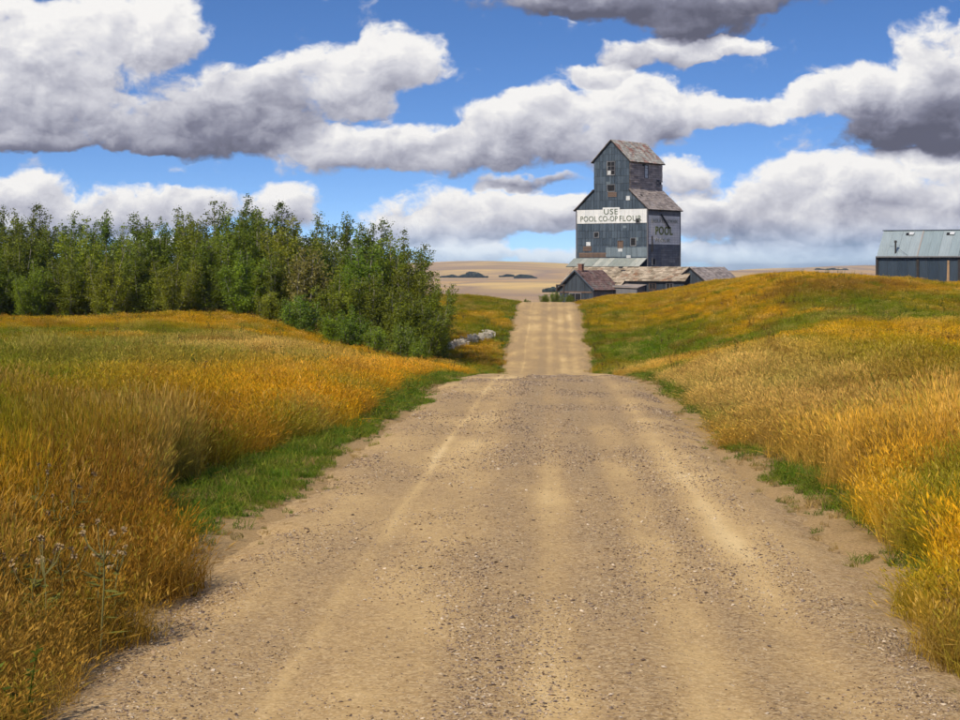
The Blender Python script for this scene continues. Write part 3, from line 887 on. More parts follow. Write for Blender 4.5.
# right side wall: x = 10, runs back along y
SO, SA, SB, SN = Vector((10, 0, 0)), Y3, Z3, X3
sd = MB()
sheets(sd, [(0, 0), (ED, 0), (ED, 6.05), (0, 6.05)], SO, SA, SB, SN, 1.4, 0.28, 0.02, 0.03, 0.02, stagger=0.5, tone=(0.1, 0.8), rnd=rb)
sheets(sd, [(0, 9.65), (ED, 9.65), (ED, 10.4), (0, 10.4)], SO, SA, SB, SN, 1.4, 0.25, 0.02, 0.03, 0.02, stagger=0.5, rnd=rb)
o = sd.build('side_cladding', m_dark, elev); tag(o, 'dark weathered boards of the shaded side wall', kind='stuff')
cu = MB()
sheets(cu, [(0, 12.6), (ED, 12.6), (ED, 16.3), (0, 16.3)], (7.5, 0, 0), SA, SB, SN, 1.1, 0.26, 0.02, 0.03, 0.03, stagger=0.5, tone=(0.0, 0.9), skip=0.02, rnd=rb)
o = cu.build('cupola_cladding', m_grey, elev); tag(o, 'grey-brown bare boards on the side of the cupola', kind='stuff')
lf = MB()
sheets(lf, [(0, 0), (ED, 0), (ED, 10.4), (0, 10.4)], (0, ED, 0), -Y3, Z3, -X3, 1.4, 0.8, 0.03, 0.03, 0.02, rnd=rb)
sheets(lf, [(0, 12.6), (ED, 12.6), (ED, 16.3), (0, 16.3)], (2.5, ED, 0), -Y3, Z3, -X3, 1.4, 0.8, 0.03, 0.03, 0.02, rnd=rb)
sheets(lf, [(0, 0), (10, 0), (10, 10.4), (0, 10.4)], (10, ED, 0), -X3, Z3, Y3, 1.4, 0.8, 0.03, 0.03, 0.02, rnd=rb)
o = lf.build('rear_cladding', m_dark, elev); tag(o, kind='stuff')

def roof_slab(parent, p0, p1, p2, p3, mat_s, mat_u, w=0.7, h=0.34, th=0.1, name='roof', tone=(0, 1), skip=0.01):
    """sloping roof; p0,p1 along the eave, p3,p2 along the ridge; shingles are real lapped pieces"""
    p0, p1, p2, p3 = map(Vector, (p0, p1, p2, p3))
    A = (p1 - p0).normalized(); n = (p1 - p0).cross(p3 - p0).normalized(); B = n.cross(A)
    mb = MB(); mb.slab([p0, p1, p2, p3], n, th)
    r = mb.build(name, mat_u, parent)
    q = [((p - p0).dot(A), (p - p0).dot(B)) for p in (p0, p1, p2, p3)]
    s_ = MB(); sheets(s_, q, p0, A, B, n, w, h, 0.02, 0.03, 0.03, 0.5, tone, skip, rb, base=0.005)
    o = s_.build('shingles', mat_s, r); o['kind'] = 'stuff'
    return r
ov = 0.28
def up(x, z, sgn, d):      # push outwards/downwards along the 45 degree roof
    return x + sgn * d, z - d * 0.9
zc = 0.12
# cupola roof
roof_slab(elev, (7.5 + .3, -ov, 16.3 - .26 + zc), (7.5 + .3, ED + ov, 16.3 - .26 + zc), (5, ED + ov, 18.8 + zc), (5, -ov, 18.8 + zc), m_shingle_mix, m_core, 0.55, 0.36)
roof_slab(elev, (2.5 - .3, ED + ov, 16.3 - .26 + zc), (2.5 - .3, -ov, 16.3 - .26 + zc), (5, -ov, 18.8 + zc), (5, ED + ov, 18.8 + zc), m_shingle_mix, m_core, 0.55, 0.36)
# shoulder roofs
roof_slab(elev, (10.32, -ov, 10.4 - .24 + zc), (10.32, ED + ov, 10.4 - .24 + zc), (7.5, ED + ov, 12.6 + zc + .12), (7.5, -ov, 12.6 + zc + .12), m_shingle, m_core, 0.55, 0.36)
roof_slab(elev, (-.32, ED + ov, 10.4 - .24 + zc), (-.32, -ov, 10.4 - .24 + zc), (2.5, -ov, 12.6 + zc + .12), (2.5, ED + ov, 12.6 + zc + .12), m_shingle, m_core, 0.55, 0.36)
# corner trims
for x0_, x1_, y0_, y1_ in ((-.09, .09, -.075, .1), (9.91, 10.09, -.075, .1), (9.92, 10.09, ED - .1, ED + .08)):
    tr = MB(); tr.box(x0_, x1_, y0_, y1_, 0, 10.2, 0.1); tr.build('corner_board', m_dark, elev)
# painted signs
sg = MB()
sheets(sg, [(0.02, 8.68), (9.98, 8.68), (9.98, 10.38), (0.02, 10.38)], FO, FA, FB, FN, 0.62, 1.7, 0.012, 0.02, 0.008, tone=(0.2, 0.9), rnd=rb, base=0.04)
sheets(sg, [(3.75, 10.38), (6.15, 10.38), (6.15, 10.62), (3.75, 10.62)], FO, FA, FB, FN, 0.62, .24, 0.0, 0.02, 0.004, rnd=rb, base=0.04)
sign = sg.build('front_sign', m_white, elev)
tag(sign, 'white painted sign band reading USE POOL CO-OP FLOUR')
front_text('USE', 1.95, 0.66, m_letter, sign, (3.95, -0.10, 9.78), (pi / 2, 0, 0), space=1.1)
front_text('POOL', 2.30, 0.66, m_letter, sign, (0.62, -0.10, 8.93), (pi / 2, 0, 0), space=1.1)
front_text('CO-OP', 2.65, 0.66, m_letter, sign, (3.22, -0.10, 8.93), (pi / 2, 0, 0), space=1.1)
front_text('FLOUR', 3.05, 0.66, m_letter, sign, (6.15, -0.10, 8.93), (pi / 2, 0, 0), space=1.1)
sg = MB()
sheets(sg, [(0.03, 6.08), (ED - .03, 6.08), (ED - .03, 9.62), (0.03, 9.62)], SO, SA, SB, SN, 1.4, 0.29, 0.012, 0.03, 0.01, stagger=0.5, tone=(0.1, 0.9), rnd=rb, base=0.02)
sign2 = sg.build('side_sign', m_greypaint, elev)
tag(sign2, 'faded grey painted sign on the shaded side wall reading POOL')
SR = (pi / 2, 0, pi / 2)
front_text('SASKATCHEWAN', 6.6, 0.50, m_letter_f, sign2, (10.085, 0.85, 8.72), SR, space=1.1)
front_text('POOL', 4.4, 1.05, m_letter_y, sign2, (10.085, 1.85, 7.25), SR, space=1.15, bold=0.03)
front_text('FLOUR', 3.7, 0.48, m_letter_f, sign2, (10.085, 1.9, 6.35), SR, space=1.1)
# the fallen spout across the side sign
sp_ = MB(); sp_.tube([(10.25, 3.0, 9.75), (10.22, 5.2, 8.1)], [0.11, 0.11], 6)
sp_.build('spout', m_core, elev)
sp_ = MB(); sp_.box(10.06, 10.16, .9, 1.05, 5.2, 7.1); sp_.build('downpipe', m_core, elev)
# windows and patches on the front
window(elev, (4.45, -.03, 14.65), X3, Z3, FN, 1.0, 1.55, frame_mat=m_dark, bars=(2, 3), broken=(0,), name='window')
window(elev, (4.45, -.03, 12.62), X3, Z3, FN, 1.0, 0.75, bars=(1, 1), name='window')
window(elev, (2.6, -.03, 7.0), X3, Z3, FN, 0.55, .55, bars=(1, 1), name='window')
window(elev, (7.75, -.03, 5.95), X3, Z3, FN, 0.62, .85, bars=(1, 1), name='window')
window(elev, (5.95, -.03, 5.7), X3, Z3, FN, 0.6, .75, bars=(1, 1), frame_mat=m_brown, fill=m_brown, name='window')
window(elev, (8.5, -.06, 8.72), X3, Z3, FN, 0.42, .42, bars=(1, 1), name='window')
def patch_(x, z, w, h, mat, name, lab, n=3):
    mb = MB()
    sheets(mb, [(x, z), (x + w, z), (x + w, z + h), (x, z + h)], FO, FA, FB, FN, w, h / n, 0.02, 0.02, 0.02, rnd=rb, base=0.055)
    tag(mb.build(name, mat, elev), lab)
patch_(4.5, 11.9, 1.25, 0.6, m_brown, 'bare_boards', 'brown bare boards below the cupola opening')
patch_(0.95, 5.3, 1.25, 0.58, m_brown, 'bare_boards', 'brown bare boards low on the left of the front wall')
patch_(0.35, 4.5, 4.0, 0.6, m_brown, 'bare_boards', 'long brown strip of bare boards above the shed roof', 3)
patch_(1.42, 5.92, 0.62, 0.5, m_pane, 'tin_patch', 'white square patch on the front wall', 1)
patch_(5.95, 5.2, 0.6, 0.4, m_pane, 'tin_patch', 'white patch under the brown hatch', 1)
patch_(7.05, 11.45, 0.55, 0.55, m_pane, 'tin_patch', 'white square patch right below the cupola', 1)
patch_(7.1, 4.42, 0.6, 0.34, m_pane, 'tin_patch', 'white patch above the shed roof', 1)
patch_(6.6, 8.05, 0.5, 0.34, m_tinlight, 'tin_patch', 'pale patch under the white sign', 1)
patch_(8.35, 6.5, 0.42, 0.42, m_tinlight, 'tin_patch', 'pale patch beside the right window', 1)
patch_(4.25, 13.35, 0.55, 0.45, m_tinlight, 'tin_patch', 'pale patch between the cupola windows', 1)
# cupola side windows
window(elev, (7.53, 3.7, 14.35), Y3, Z3, X3, 0.8, 1.5, bars=(1, 1), fill=m_pane, name='window')  # pale pane painted in place of bright sky seen through the window
window(elev, (7.53, 6.75, 13.4), Y3, Z3, X3, 0.6, .75, bars=(1, 1), name='window')
# framed dark opening on the side wall
window(elev, (10.03, 1.1, 3.6), Y3, Z3, X3, 0.7, .7, bars=(1, 1), name='window')

# the drive shed in front of the elevator
shed = empty('drive_shed', EBASE, -EA)
tag(shed, 'long low drive shed with tan shingle roof at foot of the elevator', 'shed')
mb = MB(); mb.prism([(0, 0)] * 0 or [(1.1, -1.5), (17.1, -1.5), (17.1, 1.9), (1.1, 1.9)], -4.15, -0.12); mb.build('wall', m_core, shed)
mb = MB()
sheets(mb, [(9.7, 0.0), (17.2, 0.0), (17.2, 1.95), (9.7, 1.95)], (0, -4.18, 0), X3, Z3, FN, 0.9, 2, 0.03, 0.02, 0.02, tone=(0.0, 0.55), rnd=rb)
tag(mb.build('front_cladding', m_tin_dark, shed), kind='stuff')
mb = MB()
sheets(mb, [(1.1, 0.0), (9.7, 0.0), (9.7, 1.9), (1.1, 1.9)], (0, -4.18, 0), X3, Z3, FN, 0.9, 2, 0.03, 0.02, 0.02, tone=(0.0, 0.55), rnd=rb)
tag(mb.build('left_cladding', m_dark, shed), kind='stuff')
mb = MB(); mb.prism([(1.1, 1.9), (9.0, 1.9), (9.0, 1.91)], -4.1, -4.0); 
for xg in (1.1, 17.0):
    mb2 = MB(); mb2.slab([(xg, -4.15, 1.85), (xg, 0.1, 1.85), (xg, -2.0, 3.25)], X3, 0.1); mb2.build('gable', m_dark, shed)
roof_slab(shed, (9.4, -4.55, 1.62), (17.5, -4.55, 1.62), (17.5, -2.0, 3.32), (9.4, -2.0, 3.32), m_shingle_tan, m_core, 0.6, 0.34, skip=0.03)
roof_slab(shed, (0.7, -5.3, 1.10), (9.38, -5.3, 1.10), (9.38, -2.0, 3.32), (0.7, -2.0, 3.32), m_shingle_tan, m_core, 0.6, 0.34, skip=0.03)
roof_slab(shed, (17.5, 0.2, 1.62), (10.1, 0.2, 1.62), (10.1, -2.0, 3.32), (17.5, -2.0, 3.32), m_shingle_tan, m_core, 0.6, 0.34)
ap = MB()
A_ = Vector((1, 0, 0)); n_ = Vector((0, -1.0, 1.9)).normalized(); B_ = n_.cross(A_)
ap.slab([(-0.3, -2.1, 3.36), (10.0, -2.1, 3.36), (10.0, -0.1, 4.3), (-0.3, -0.1, 4.3)], n_, 0.06)
ar = ap.build('apron_roof', m_core, shed)
s_ = MB(); sheets(s_, [(0, 0), (10.3, 0), (10.3, 2.2), (0, 2.2)], (-0.3, -2.1, 3.36), A_, B_, n_, 0.75, 2.2, 0.02, 0.02, 0.02, 0, (0, 1), 0, rb)
tag(s_.build('tin_sheets', m_green_tin, ar), 'pale green tin sheets of the apron roof', kind='stuff')
window(shed, (12.6, -4.2, 0.75), X3, Z3, FN, 0.8, .6, bars=(2, 1), frame_mat=m_brown)
window(shed, (14.9, -4.2, 0.75), X3, Z3, FN, 0.8, .6, bars=(2, 1), frame_mat=m_dark)
mb = MB()
mb.prism([(8.6, -1.5), (12.0, -1.5), (12.0, 0.95), (8.6, 1.15)], -6.2, -4.2); mb.build('link_wall', m_dark, shed)
mb = MB(); mb.slab([(8.5, -6.4, 1.0), (12.2, -6.4, 0.9), (12.2, -4.2, 1.25), (8.5, -4.2, 1.35)], (0, -.16, .98), 0.08); mb.build('link_roof', m_shingle, shed)

# office hut
HX, HY, HW, HD = 4.15, -11.0, 4.7, 6.0
hut = empty('office_hut', EBASE + Matrix.Rotation(-EA, 3, 'Z') @ Vector((HX, HY, 0)), -EA)
tag(hut, 'small gabled office hut with red-brown shingle roof and brick chimney', 'hut')
mb = MB(); mb.prism([(0.1, -1.8), (HW - .1, -1.8), (HW - .1, 0.85), (HW / 2, 2.75), (0.1, 0.85)], 0.1, HD - .1); mb.build('wall', m_core, hut)
mb = MB(); sheets(mb, [(.05, -1.3), (HW - .05, -1.3), (HW - .05, 0.85), (HW / 2, 2.78), (.05, 0.85)], (0, 0.1, 0), X3, Z3, FN, 0.55, 5, 0.04, 0.02, 0.02, tone=(.2, .9), rnd=rb)
tag(mb.build('gable_boards', m_tin_dark, hut), kind='stuff')
mb = MB(); sheets(mb, [(0, -1.3), (HD, -1.3), (HD, 0.85), (0, 0.85)], (HW - .1, 0, 0), Y3, Z3, X3, 0.5, 5, 0.03, 0.02, 0.02, rnd=rb)
tag(mb.build('side_boards', m_dark, hut), kind='stuff')
roof_slab(hut, (HW + .28, -.3, 0.58), (HW + .28, HD + .2, 0.58), (HW / 2, HD + .2, 2.92), (HW / 2, -.3, 2.92), m_shingle_red, m_core, 0.5, 0.33)
roof_slab(hut, (-.28, HD + .2, 0.58), (-.28, -.3, 0.58), (HW / 2, -.3, 2.92), (HW / 2, HD + .2, 2.92), m_shingle_red, m_core, 0.5, 0.33)
for sgn in (0, 1):
    mb = MB(); xa = -.30 if sgn == 0 else HW + .30
    mb.slab([(xa, -.34, 0.50), (HW / 2, -.34, 2.86), (HW / 2, -.34, 3.02), (xa, -.34, 0.68)], (0, -1, 0), 0.04); mb.build('barge_board', m_tin, hut)
mb = MB(); mb.box(.2, HW - .2, -.02, .06, 0.28, 0.46); mb.build('lintel', m_brown, hut)
window(hut, (1.5, 0.06, -0.75), X3, Z3, FN, 1.5, .95, bars=(2, 1))
mb = MB()
for k in range(6):
    mb.box(HW / 2 - .26, HW / 2 + .26, .9, 1.4, 2.4 + k * .2, 2.58 + k * .2, rb.random())
mb.box(HW / 2 - .23, HW / 2 + .23, .93, 1.37, 2.4, 3.6)
mb.box(HW / 2 - .31, HW / 2 + .31, .85, 1.45, 3.6, 3.7)
mb.build('chimney', m_brick, hut)

# right-hand lean building
RX_, RY_ = 14.7, -3.3
rsh = empty('gabled_shed', EBASE + Matrix.Rotation(-EA, 3, 'Z') @ Vector((RX_, RY_, 0)), -EA)
tag(rsh, 'low weathered gabled shed with grey-brown roof right of the elevator', 'shed')
RW, RD = 5.6, 8.6
mb = MB(); mb.prism([(0.1, -1.8), (RW - .1, -1.8), (RW - .1, 1.05), (RW / 2, 3.15), (0.1, 1.05)], 0.1, RD - .1); mb.build('wall', m_core, rsh)
mb = MB(); sheets(mb, [(.05, -1.3), (RW - .05, -1.3), (RW - .05, 1.05), (RW / 2, 3.2), (.05, 1.05)], (0, 0.1, 0), X3, Z3, FN, 0.5, 6, 0.04, 0.02, 0.02, tone=(.2, .9), rnd=rb)
tag(mb.build('gable_boards', m_tin_dark, rsh), kind='stuff')
mb = MB(); sheets(mb, [(0, -1.3), (RD, -1.3), (RD, 1.05), (0, 1.05)], (RW - .1, 0, 0), Y3, Z3, X3, 0.5, 6, 0.03, 0.02, 0.02, rnd=rb)
tag(mb.build('side_boards', m_dark, rsh), kind='stuff')
roof_slab(rsh, (RW + .3, -.2, 0.85), (RW + .3, RD + .2, 0.85), (RW / 2, RD + .2, 3.3), (RW / 2, -.2, 3.3), m_shingle, m_core, 0.55, 0.34)
roof_slab(rsh, (-.3, RD + .2, 0.85), (-.3, -.2, 0.85), (RW / 2, -.2, 3.3), (RW / 2, RD + .2, 3.3), m_shingle, m_core, 0.55, 0.34)
mb = MB(); mb.box(3.0, 4.0, -.02, .05, -1.3, 1.1); mb.build('door', m_black, rsh)
mb = MB(); mb.box(2.86, 3.0, -.05, .05, -1.3, 1.2); mb.box(4.0, 4.14, -.05, .05, -1.3, 1.2); mb.box(2.86, 4.14, -.05, .05, 1.2, 1.32); mb.build('door_frame', m_brown, rsh)

# post with arm, left of the hut
gx, gy = (557 - 480) / F * 214, 214.0
gz = ground_at(gx, gy)
gp = empty('hitching_post', (gx, gy, gz), -EA)
tag(gp, 'dark wooden post with short top arm left of the office hut', 'post')
mb = MB(); mb.box(-.08, .08, -.08, .08, -.3, 2.25); mb.build('post', m_post, gp)
mb = MB(); mb.box(-.1, 1.1, -.07, .07, 2.25, 2.42); mb.build('arm', m_post, gp)
mb = MB(); mb.box(.85, .97, -.06, .06, 1.2, 2.25); mb.build('hanger', m_post, gp)

# ------------------------------------------------------------------ the metal shed on the right
SHX, SHY = (877 - 480) / F * 160, 160.0
SZ = -1.9
ms = empty('metal_shed', (SHX, SHY, SZ), radians(-23))
tag(ms, 'long corrugated metal shed with pale roof and dark blue walls', 'shed')
m_wallm = mat_clad('dark_blue_corrugated', (0.022, 0.038, 0.058), (0.045, 0.066, 0.09), 0.5, 0.5, 0.4)
m_roofm = mat_clad('galvanised_roof', (0.24, 0.30, 0.31), (0.31, 0.36, 0.37), 0.35, 0.45, 0.4, rust=(0.30, 0.16, 0.09), rust_amt=-0.06)
NB, BW, SD, SH_, SR_ = 5, 3.45, 6.2, 3.0, 5.15
mb = MB(); mb.prism([(0.06, -.6), (NB * BW - .06, -.6), (NB * BW - .06, SH_), (0.06, SH_)], 0.08, SD); mb.build('wall_core', m_core, ms)
def corr(w, h, rib=0.14, dpt=0.03):
    """a corrugated sheet in the xz plane, ribs along z"""
    mb = MB(); n = max(2, int(w / rib)) ; vs_, f_ = [], []
    for i in range(2 * n + 1):
        x = w * i / (2 * n); y = -dpt if i % 2 else 0.0
        vs_ += [(x, y, 0), (x, y, h)]
    for i in range(2 * n):
        f_.append((2 * i, 2 * i + 2, 2 * i + 3, 2 * i + 1))
    mb.add(vs_, f_)
    return mb
sw = BW / 4
wall_variants = []
for k in range(5):
    c_ = corr(sw - .015, SH_ + .5); c_.tone = [0.1 + 0.2 * k] * len(c_.f)
    wall_variants.append(c_.mesh('wall_sheet', m_wallm))
for i in range(NB * 4):
    o = link('wall_sheet', rb.choice(wall_variants), ms); o.location = (i * sw, 0.05 + (i % 2) * .012, -.5)
gl = corr(SD - .1, SH_ + .5); o = link('end_wall_sheet', gl.mesh('end_wall_sheet', m_wallm), ms); o.location = (0.03, SD - .05, -.5); o.rotation_euler = (0, 0, -pi / 2)
sl = sqrt((SD / 2 + .25) ** 2 + (SR_ - SH_ + .12) ** 2)
ang = atan2(SR_ - SH_ + .12, SD / 2 + .25)
roof_variants = []
for k in range(5):
    c_ = corr(sw - .012, sl, 0.2, 0.02); c_.tone = [0.1 + 0.2 * k] * len(c_.f)
    roof_variants.append(c_.mesh('roof_sheet', m_roofm))
for i in range(NB * 4):
    o = link('roof_sheet', rb.choice(roof_variants), ms)
    o.location = (i * sw, -.25, SH_ - .12 + (i % 2) * .01); o.rotation_euler = (-(pi / 2 - ang), 0, 0)
mb = MB(); mb.slab([(0.0, SD / 2, SR_ - .06), (NB * BW, SD / 2, SR_ - .06), (NB * BW, SD + .25, SH_ - .18), (0, SD + .25, SH_ - .18)], (0, .57, .82), .04); mb.build('rear_roof', m_roofm, ms)
mb = MB(); mb.slab([(0.02, 0.1, SH_), (0.02, SD, SH_), (0.02, SD / 2, SR_ - .1)], (-1, 0, 0), .04); mb.build('gable', m_wallm, ms)
mb = MB(); mb.box(-.1, NB * BW + .1, SD / 2 - .14, SD / 2 + .14, SR_ - .02, SR_ + .05); mb.build('ridge_cap', m_wallm, ms)
mb = MB(); mb.box(-.06, NB * BW + .06, -.31, -.25, SH_ - .2, SH_ - .09); mb.build('gutter', m_dark, ms)
for i in range(NB + 1):
    mb = MB(); mb.box(i * BW - .1, i * BW + .1, -.08, .02, -.6, SH_ - .12); mb.build('post', m_core, ms)
def on_roof(x, f, lift=0.0):
    """point on the front roof slope, f = 0 at the eave, 1 at the ridge"""
    return Vector((x, -.25 + (SD / 2 + .25) * f - lift * sin(ang), SH_ - .12 + (SR_ - SH_ + .12) * f + lift * cos(ang)))
for i in range(1, NB):
    mb = MB(); a, c_ = on_roof(i * BW - .04, 0, .05), on_roof(i * BW - .04, 1, .05)
    mb.slab([a, a + X3 * .08, c_ + X3 * .08, c_], (0, -sin(ang), cos(ang)), .05); mb.build('roof_seam', m_shingle if i == 1 else m_tinlight, ms)
rn_ = Vector((0, -sin(ang), cos(ang))); rup = Vector((0, cos(ang), sin(ang)))
for i, x in enumerate((2.0, 2.0 + BW, 2.0 + 2 * BW)):
    p_ = on_roof(x, .80, 0.02)
    mb = MB(); a = p_
    mb.slab([a, a + X3 * .42, a + X3 * .42 + rup * .42, a + rup * .42], rn_, .03); vh = mb.build('vent_hole', m_black, ms)
    mb = MB(); a = p_ + X3 * (.30) + rn_ * .12
    mb.slab([a - rup * .05, a + X3 * .38 - rup * .05, a + X3 * .42 + rup * .36, a + rup * .36], rn_, .03); mb.build('vent_flap', m_pane, vh)
p_ = on_roof(1.55, .12)
mb = MB(); mb.tube([p_ - Z3 * .1, p_ + Z3 * .95], [.07, .07], 8); mb.tube([p_ + Z3 * .93, p_ + Z3 * 1.1], [.14, .1], 8)
fl = mb.build('flue_pipe', m_core, ms)
mb = MB(); mb.tube([p_ + Z3 * .6, on_roof(2.7, .02)], [.012, .012], 4); mb.tube([p_ + Z3 * .6, on_roof(0.9, .4)], [.012, .012], 4); mb.build('guy_wire', m_core, fl)
p_ = on_roof(8.4, .02, .05)
mb = MB(); mb.slab([p_, p_ + X3 * 3, p_ + X3 * 3 + rup * .35, p_ + rup * .35], rn_, .04); tag(mb.build('rusty_flashing', m_brown, ms), 'rust brown flashing along the eave')
# wooden post in front of the shed
wx, wy = (948 - 480) / F * 155, 155.0
wp = MB(); wp.tube([(0, 0, -.3), (.02, 0, 1.1), (.05, .02, 2.45)], [.13, .12, .1], 7)
o = wp.build('wooden_post', mat_plain('tan_post', (0.34, 0.22, 0.12), .35)); o.location = (wx, wy, ground_at(wx, wy))
tag(o, 'tan wooden post standing in grass before the metal shed', 'post')

# ------------------------------------------------------------------ trees
def leaf_material(name, trans=0.3):
    m = bpy.data.materials.new(name); m.use_nodes = True
    nt = NT(m.node_tree)
    out = nt.n['Material Output']; b = nt.n['Principled BSDF']
    oi = nt.new('ShaderNodeObjectInfo')
    v = nt.range(nt.attr('tone'), 0, 1, 0.55, 1.45)
    c = nt.vmath('SCALE', oi.outputs['Color']); nt.put(c.node.inputs['Scale'], v)
    b.inputs['Roughness'].default_value = 0.5
    b.inputs['Specular IOR Level'].default_value = 0.3
    nt.l.new(c, b.inputs['Base Color'])
    tr = nt.new('ShaderNodeBsdfTranslucent'); nt.l.new(c, tr.inputs[0])
    mx = nt.new('ShaderNodeMixShader'); mx.inputs[0].default_value = trans
    nt.l.new(b.outputs[0], mx.inputs[1]); nt.l.new(tr.outputs[0], mx.inputs[2])
    nt.l.new(mx.outputs[0], out.inputs[0])
    return m
m_leaf = leaf_material('foliage', 0.42)
m_bark = mat_plain('grey_bark', (0.26, 0.235, 0.19), 0.4, 0.9, 0.1, 8)

def tree_meshes(rnd, h, spread, nstem, leaf=0.085, dens=1.0, low=0.02, name='tree'):
    tk = MB(); lv = []; lf = []; lt_ = []
    nr = np.random.default_rng(rnd.randrange(1 << 30))
    for s_i in range(nstem):
        a = 2 * pi * (s_i + rnd.random()) / nstem
        lean = rnd.uniform(0.05, 1.0) if s_i else 0.05
        L_ = h * (0.97 if s_i == 0 else rnd.uniform(0.66, 1.0) * (1 - 0.16 * lean))
        out = spread * lean
        n = 9; pts = []
        wob = (rnd.uniform(-1, 1), rnd.uniform(-1, 1), rnd.uniform(0, 6))
        for k in range(n + 1):
            f = k / n
            r = 0.12 * lean + out * (1 - (1 - f) ** 1.5)
            pts.append(Vector((cos(a) * r + wob[0] * .12 * sin(f * 5 + wob[2]) * f, sin(a) * r + wob[1] * .12 * sin(f * 4 + wob[2]) * f, -0.2 + (L_ + .2) * f)))
        r0 = 0.022 + 0.008 * h * rnd.uniform(.7, 1.1)
        tk.tube(pts, [r0 * (1 - 0.9 * k / n) + .004 for k in range(n + 1)], 5)
        nb = int(26 * (h / 6) ** .5)
        k6 = h / 6
        for j in range(nb):
            f = low + (1.0 - low) * ((j + rnd.random()) / nb) ** 0.85
            fi = min(f * n, n - 0.001); i0 = int(fi); p0 = pts[i0].lerp(pts[i0 + 1], fi - i0)
            ba = a + rnd.gauss(0, 1.1) if rnd.random() < .7 else rnd.uniform(0, 2 * pi)
            bl = (0.20 + 1.0 * k6 ** .7 * (1 - f) ** 0.5) * rnd.uniform(.45, 1.2)
            el = rnd.uniform(0.15, 1.05)
            d = Vector((cos(ba) * cos(el), sin(ba) * cos(el), sin(el)))
            p1 = p0 + d * bl * .55; p2 = p1 + (d + Vector((0, 0, .35))).normalized() * bl * .45
            if bl > .3:
                tk.tube([p0, p1, p2], [.012, .008, .003], 3)
            nl = int((12 + 110 * bl) * dens * (0.6 if f > .88 else 1.0))
            q = nr.random((nl, 1)) ** 0.7
            c = np.array(p0) * (1 - q) + np.array(p2) * q + nr.normal(0, 0.05 + .13 * min(bl, 1), (nl, 3))
            tn = np.clip(rnd.uniform(0.15, 0.85) + nr.normal(0, .14, nl), 0, 1)
            sz = leaf * nr.uniform(.6, 1.25, nl)
            u = nr.normal(0, 1, (nl, 3)); u[:, 2] *= .6; u /= np.linalg.norm(u, axis=1)[:, None]
            w = nr.normal(0, 1, (nl, 3)); w -= (w * u).sum(1)[:, None] * u; w /= np.linalg.norm(w, axis=1)[:, None]
            U = u * sz[:, None] * .62; V = w * sz[:, None] * .42
            lv.append(np.stack([c - U, c + V, c + U, c - V], 1)); lt_.append(tn)
    V = np.concatenate(lv).reshape(-1, 3); T = np.concatenate(lt_)
    nq = len(T)
    me = bpy.data.meshes.new(name + '_crown')
    me.vertices.add(nq * 4); me.vertices.foreach_set('co', V.astype(np.float32).ravel())
    me.loops.add(nq * 4); me.loops.foreach_set('vertex_index', np.arange(nq * 4, dtype=np.int32))
    me.polygons.add(nq); me.polygons.foreach_set('loop_start', np.arange(0, nq * 4, 4, dtype=np.int32))
    at = me.attributes.new('tone', 'FLOAT', 'FACE'); at.data.foreach_set('value', T.astype(np.float32))
    me.materials.append(m_leaf); me.update(calc_edges=True)
    return tk.mesh(name + '_trunk', m_bark), me
rt_ = random.Random(77)
TALL = [tree_meshes(rt_, 6.0, rt_.uniform(1.7, 2.2), rt_.choice((9, 10, 11)), 0.09) for _ in range(7)]
BUSH = [tree_meshes(rt_, 2.4, rt_.uniform(0.9, 1.2), 8, 0.07, 1.1, 0.03, 'bush') for _ in range(4)]
def place_tree(name, var, px, Y, h, color, label, group, wide=1.0, cat='tree', pal=None):
    X = (px - 480) / F * Y
    e = empty(name, (X, Y, ground_at(X, Y)), rt_.uniform(0, 2 * pi))
    src, h0 = (BUSH, 2.4) if pal == 'bush' else (TALL, 6.0)
    tm, cm = src[var % len(src)]
    s = h / h0
    e.scale = (s * wide, s * wide, s)
    t_o = link('stem' if pal == 'bush' else 'trunk', tm, e)
    c_o = link('foliage' if pal == 'bush' else 'crown', cm, e)
    j = [x * rt_.uniform(.88, 1.12) for x in color]
    c_o.color = (*j, 1)
    tag(e, label, cat, group)
    return e
GREEN = (0.17, 0.215, 0.016); DEEP = (0.12, 0.16, 0.013); BRIGHT = (0.24, 0.285, 0.018)
ORD = ['first', 'second', 'third', 'fourth', 'fifth', 'sixth', 'seventh', 'eighth', 'ninth', 'tenth', 'eleventh', 'twelfth', 'thirteenth', 'fourteenth', 'fifteenth', 'sixteenth']
front = [(-22, 100, 5.3), (14, 99, 5.6), (50, 101, 5.5), (88, 99, 5.7), (124, 101, 5.2), (158, 99, 5.4), (192, 100, 5.6), (226, 98, 5.7),
         (258, 99, 6.0), (290, 97, 5.9), (324, 99, 5.9), (356, 97, 6.0), (388, 98, 6.2), (414, 96, 5.6)]
for i, (px, Y, h) in enumerate(front):
    place_tree('poplar_tree', i, px, Y + rt_.uniform(-.8, .8), h, GREEN if i % 3 else BRIGHT, 'green leafy poplar, %s from the left in the front row of the grove' % ORD[i], 'poplars in the front row of the grove')
place_tree('poplar_tree', 3, 436, 95, 4.7, GREEN, 'slim poplar with sparse top at right end of the grove near the road', 'poplars in the front row of the grove', 0.85)
back = [(-30, 106, 6.3), (5, 105, 6.4), (38, 107, 6.6), (72, 105, 6.0), (105, 106, 6.2), (140, 105, 6.1), (176, 107, 6.3), (212, 105, 6.5), (246, 106, 6.9), (280, 104, 6.6), (314, 106, 6.3), (348, 104, 6.8), (378, 105, 6.9), (402, 103, 6.4)]
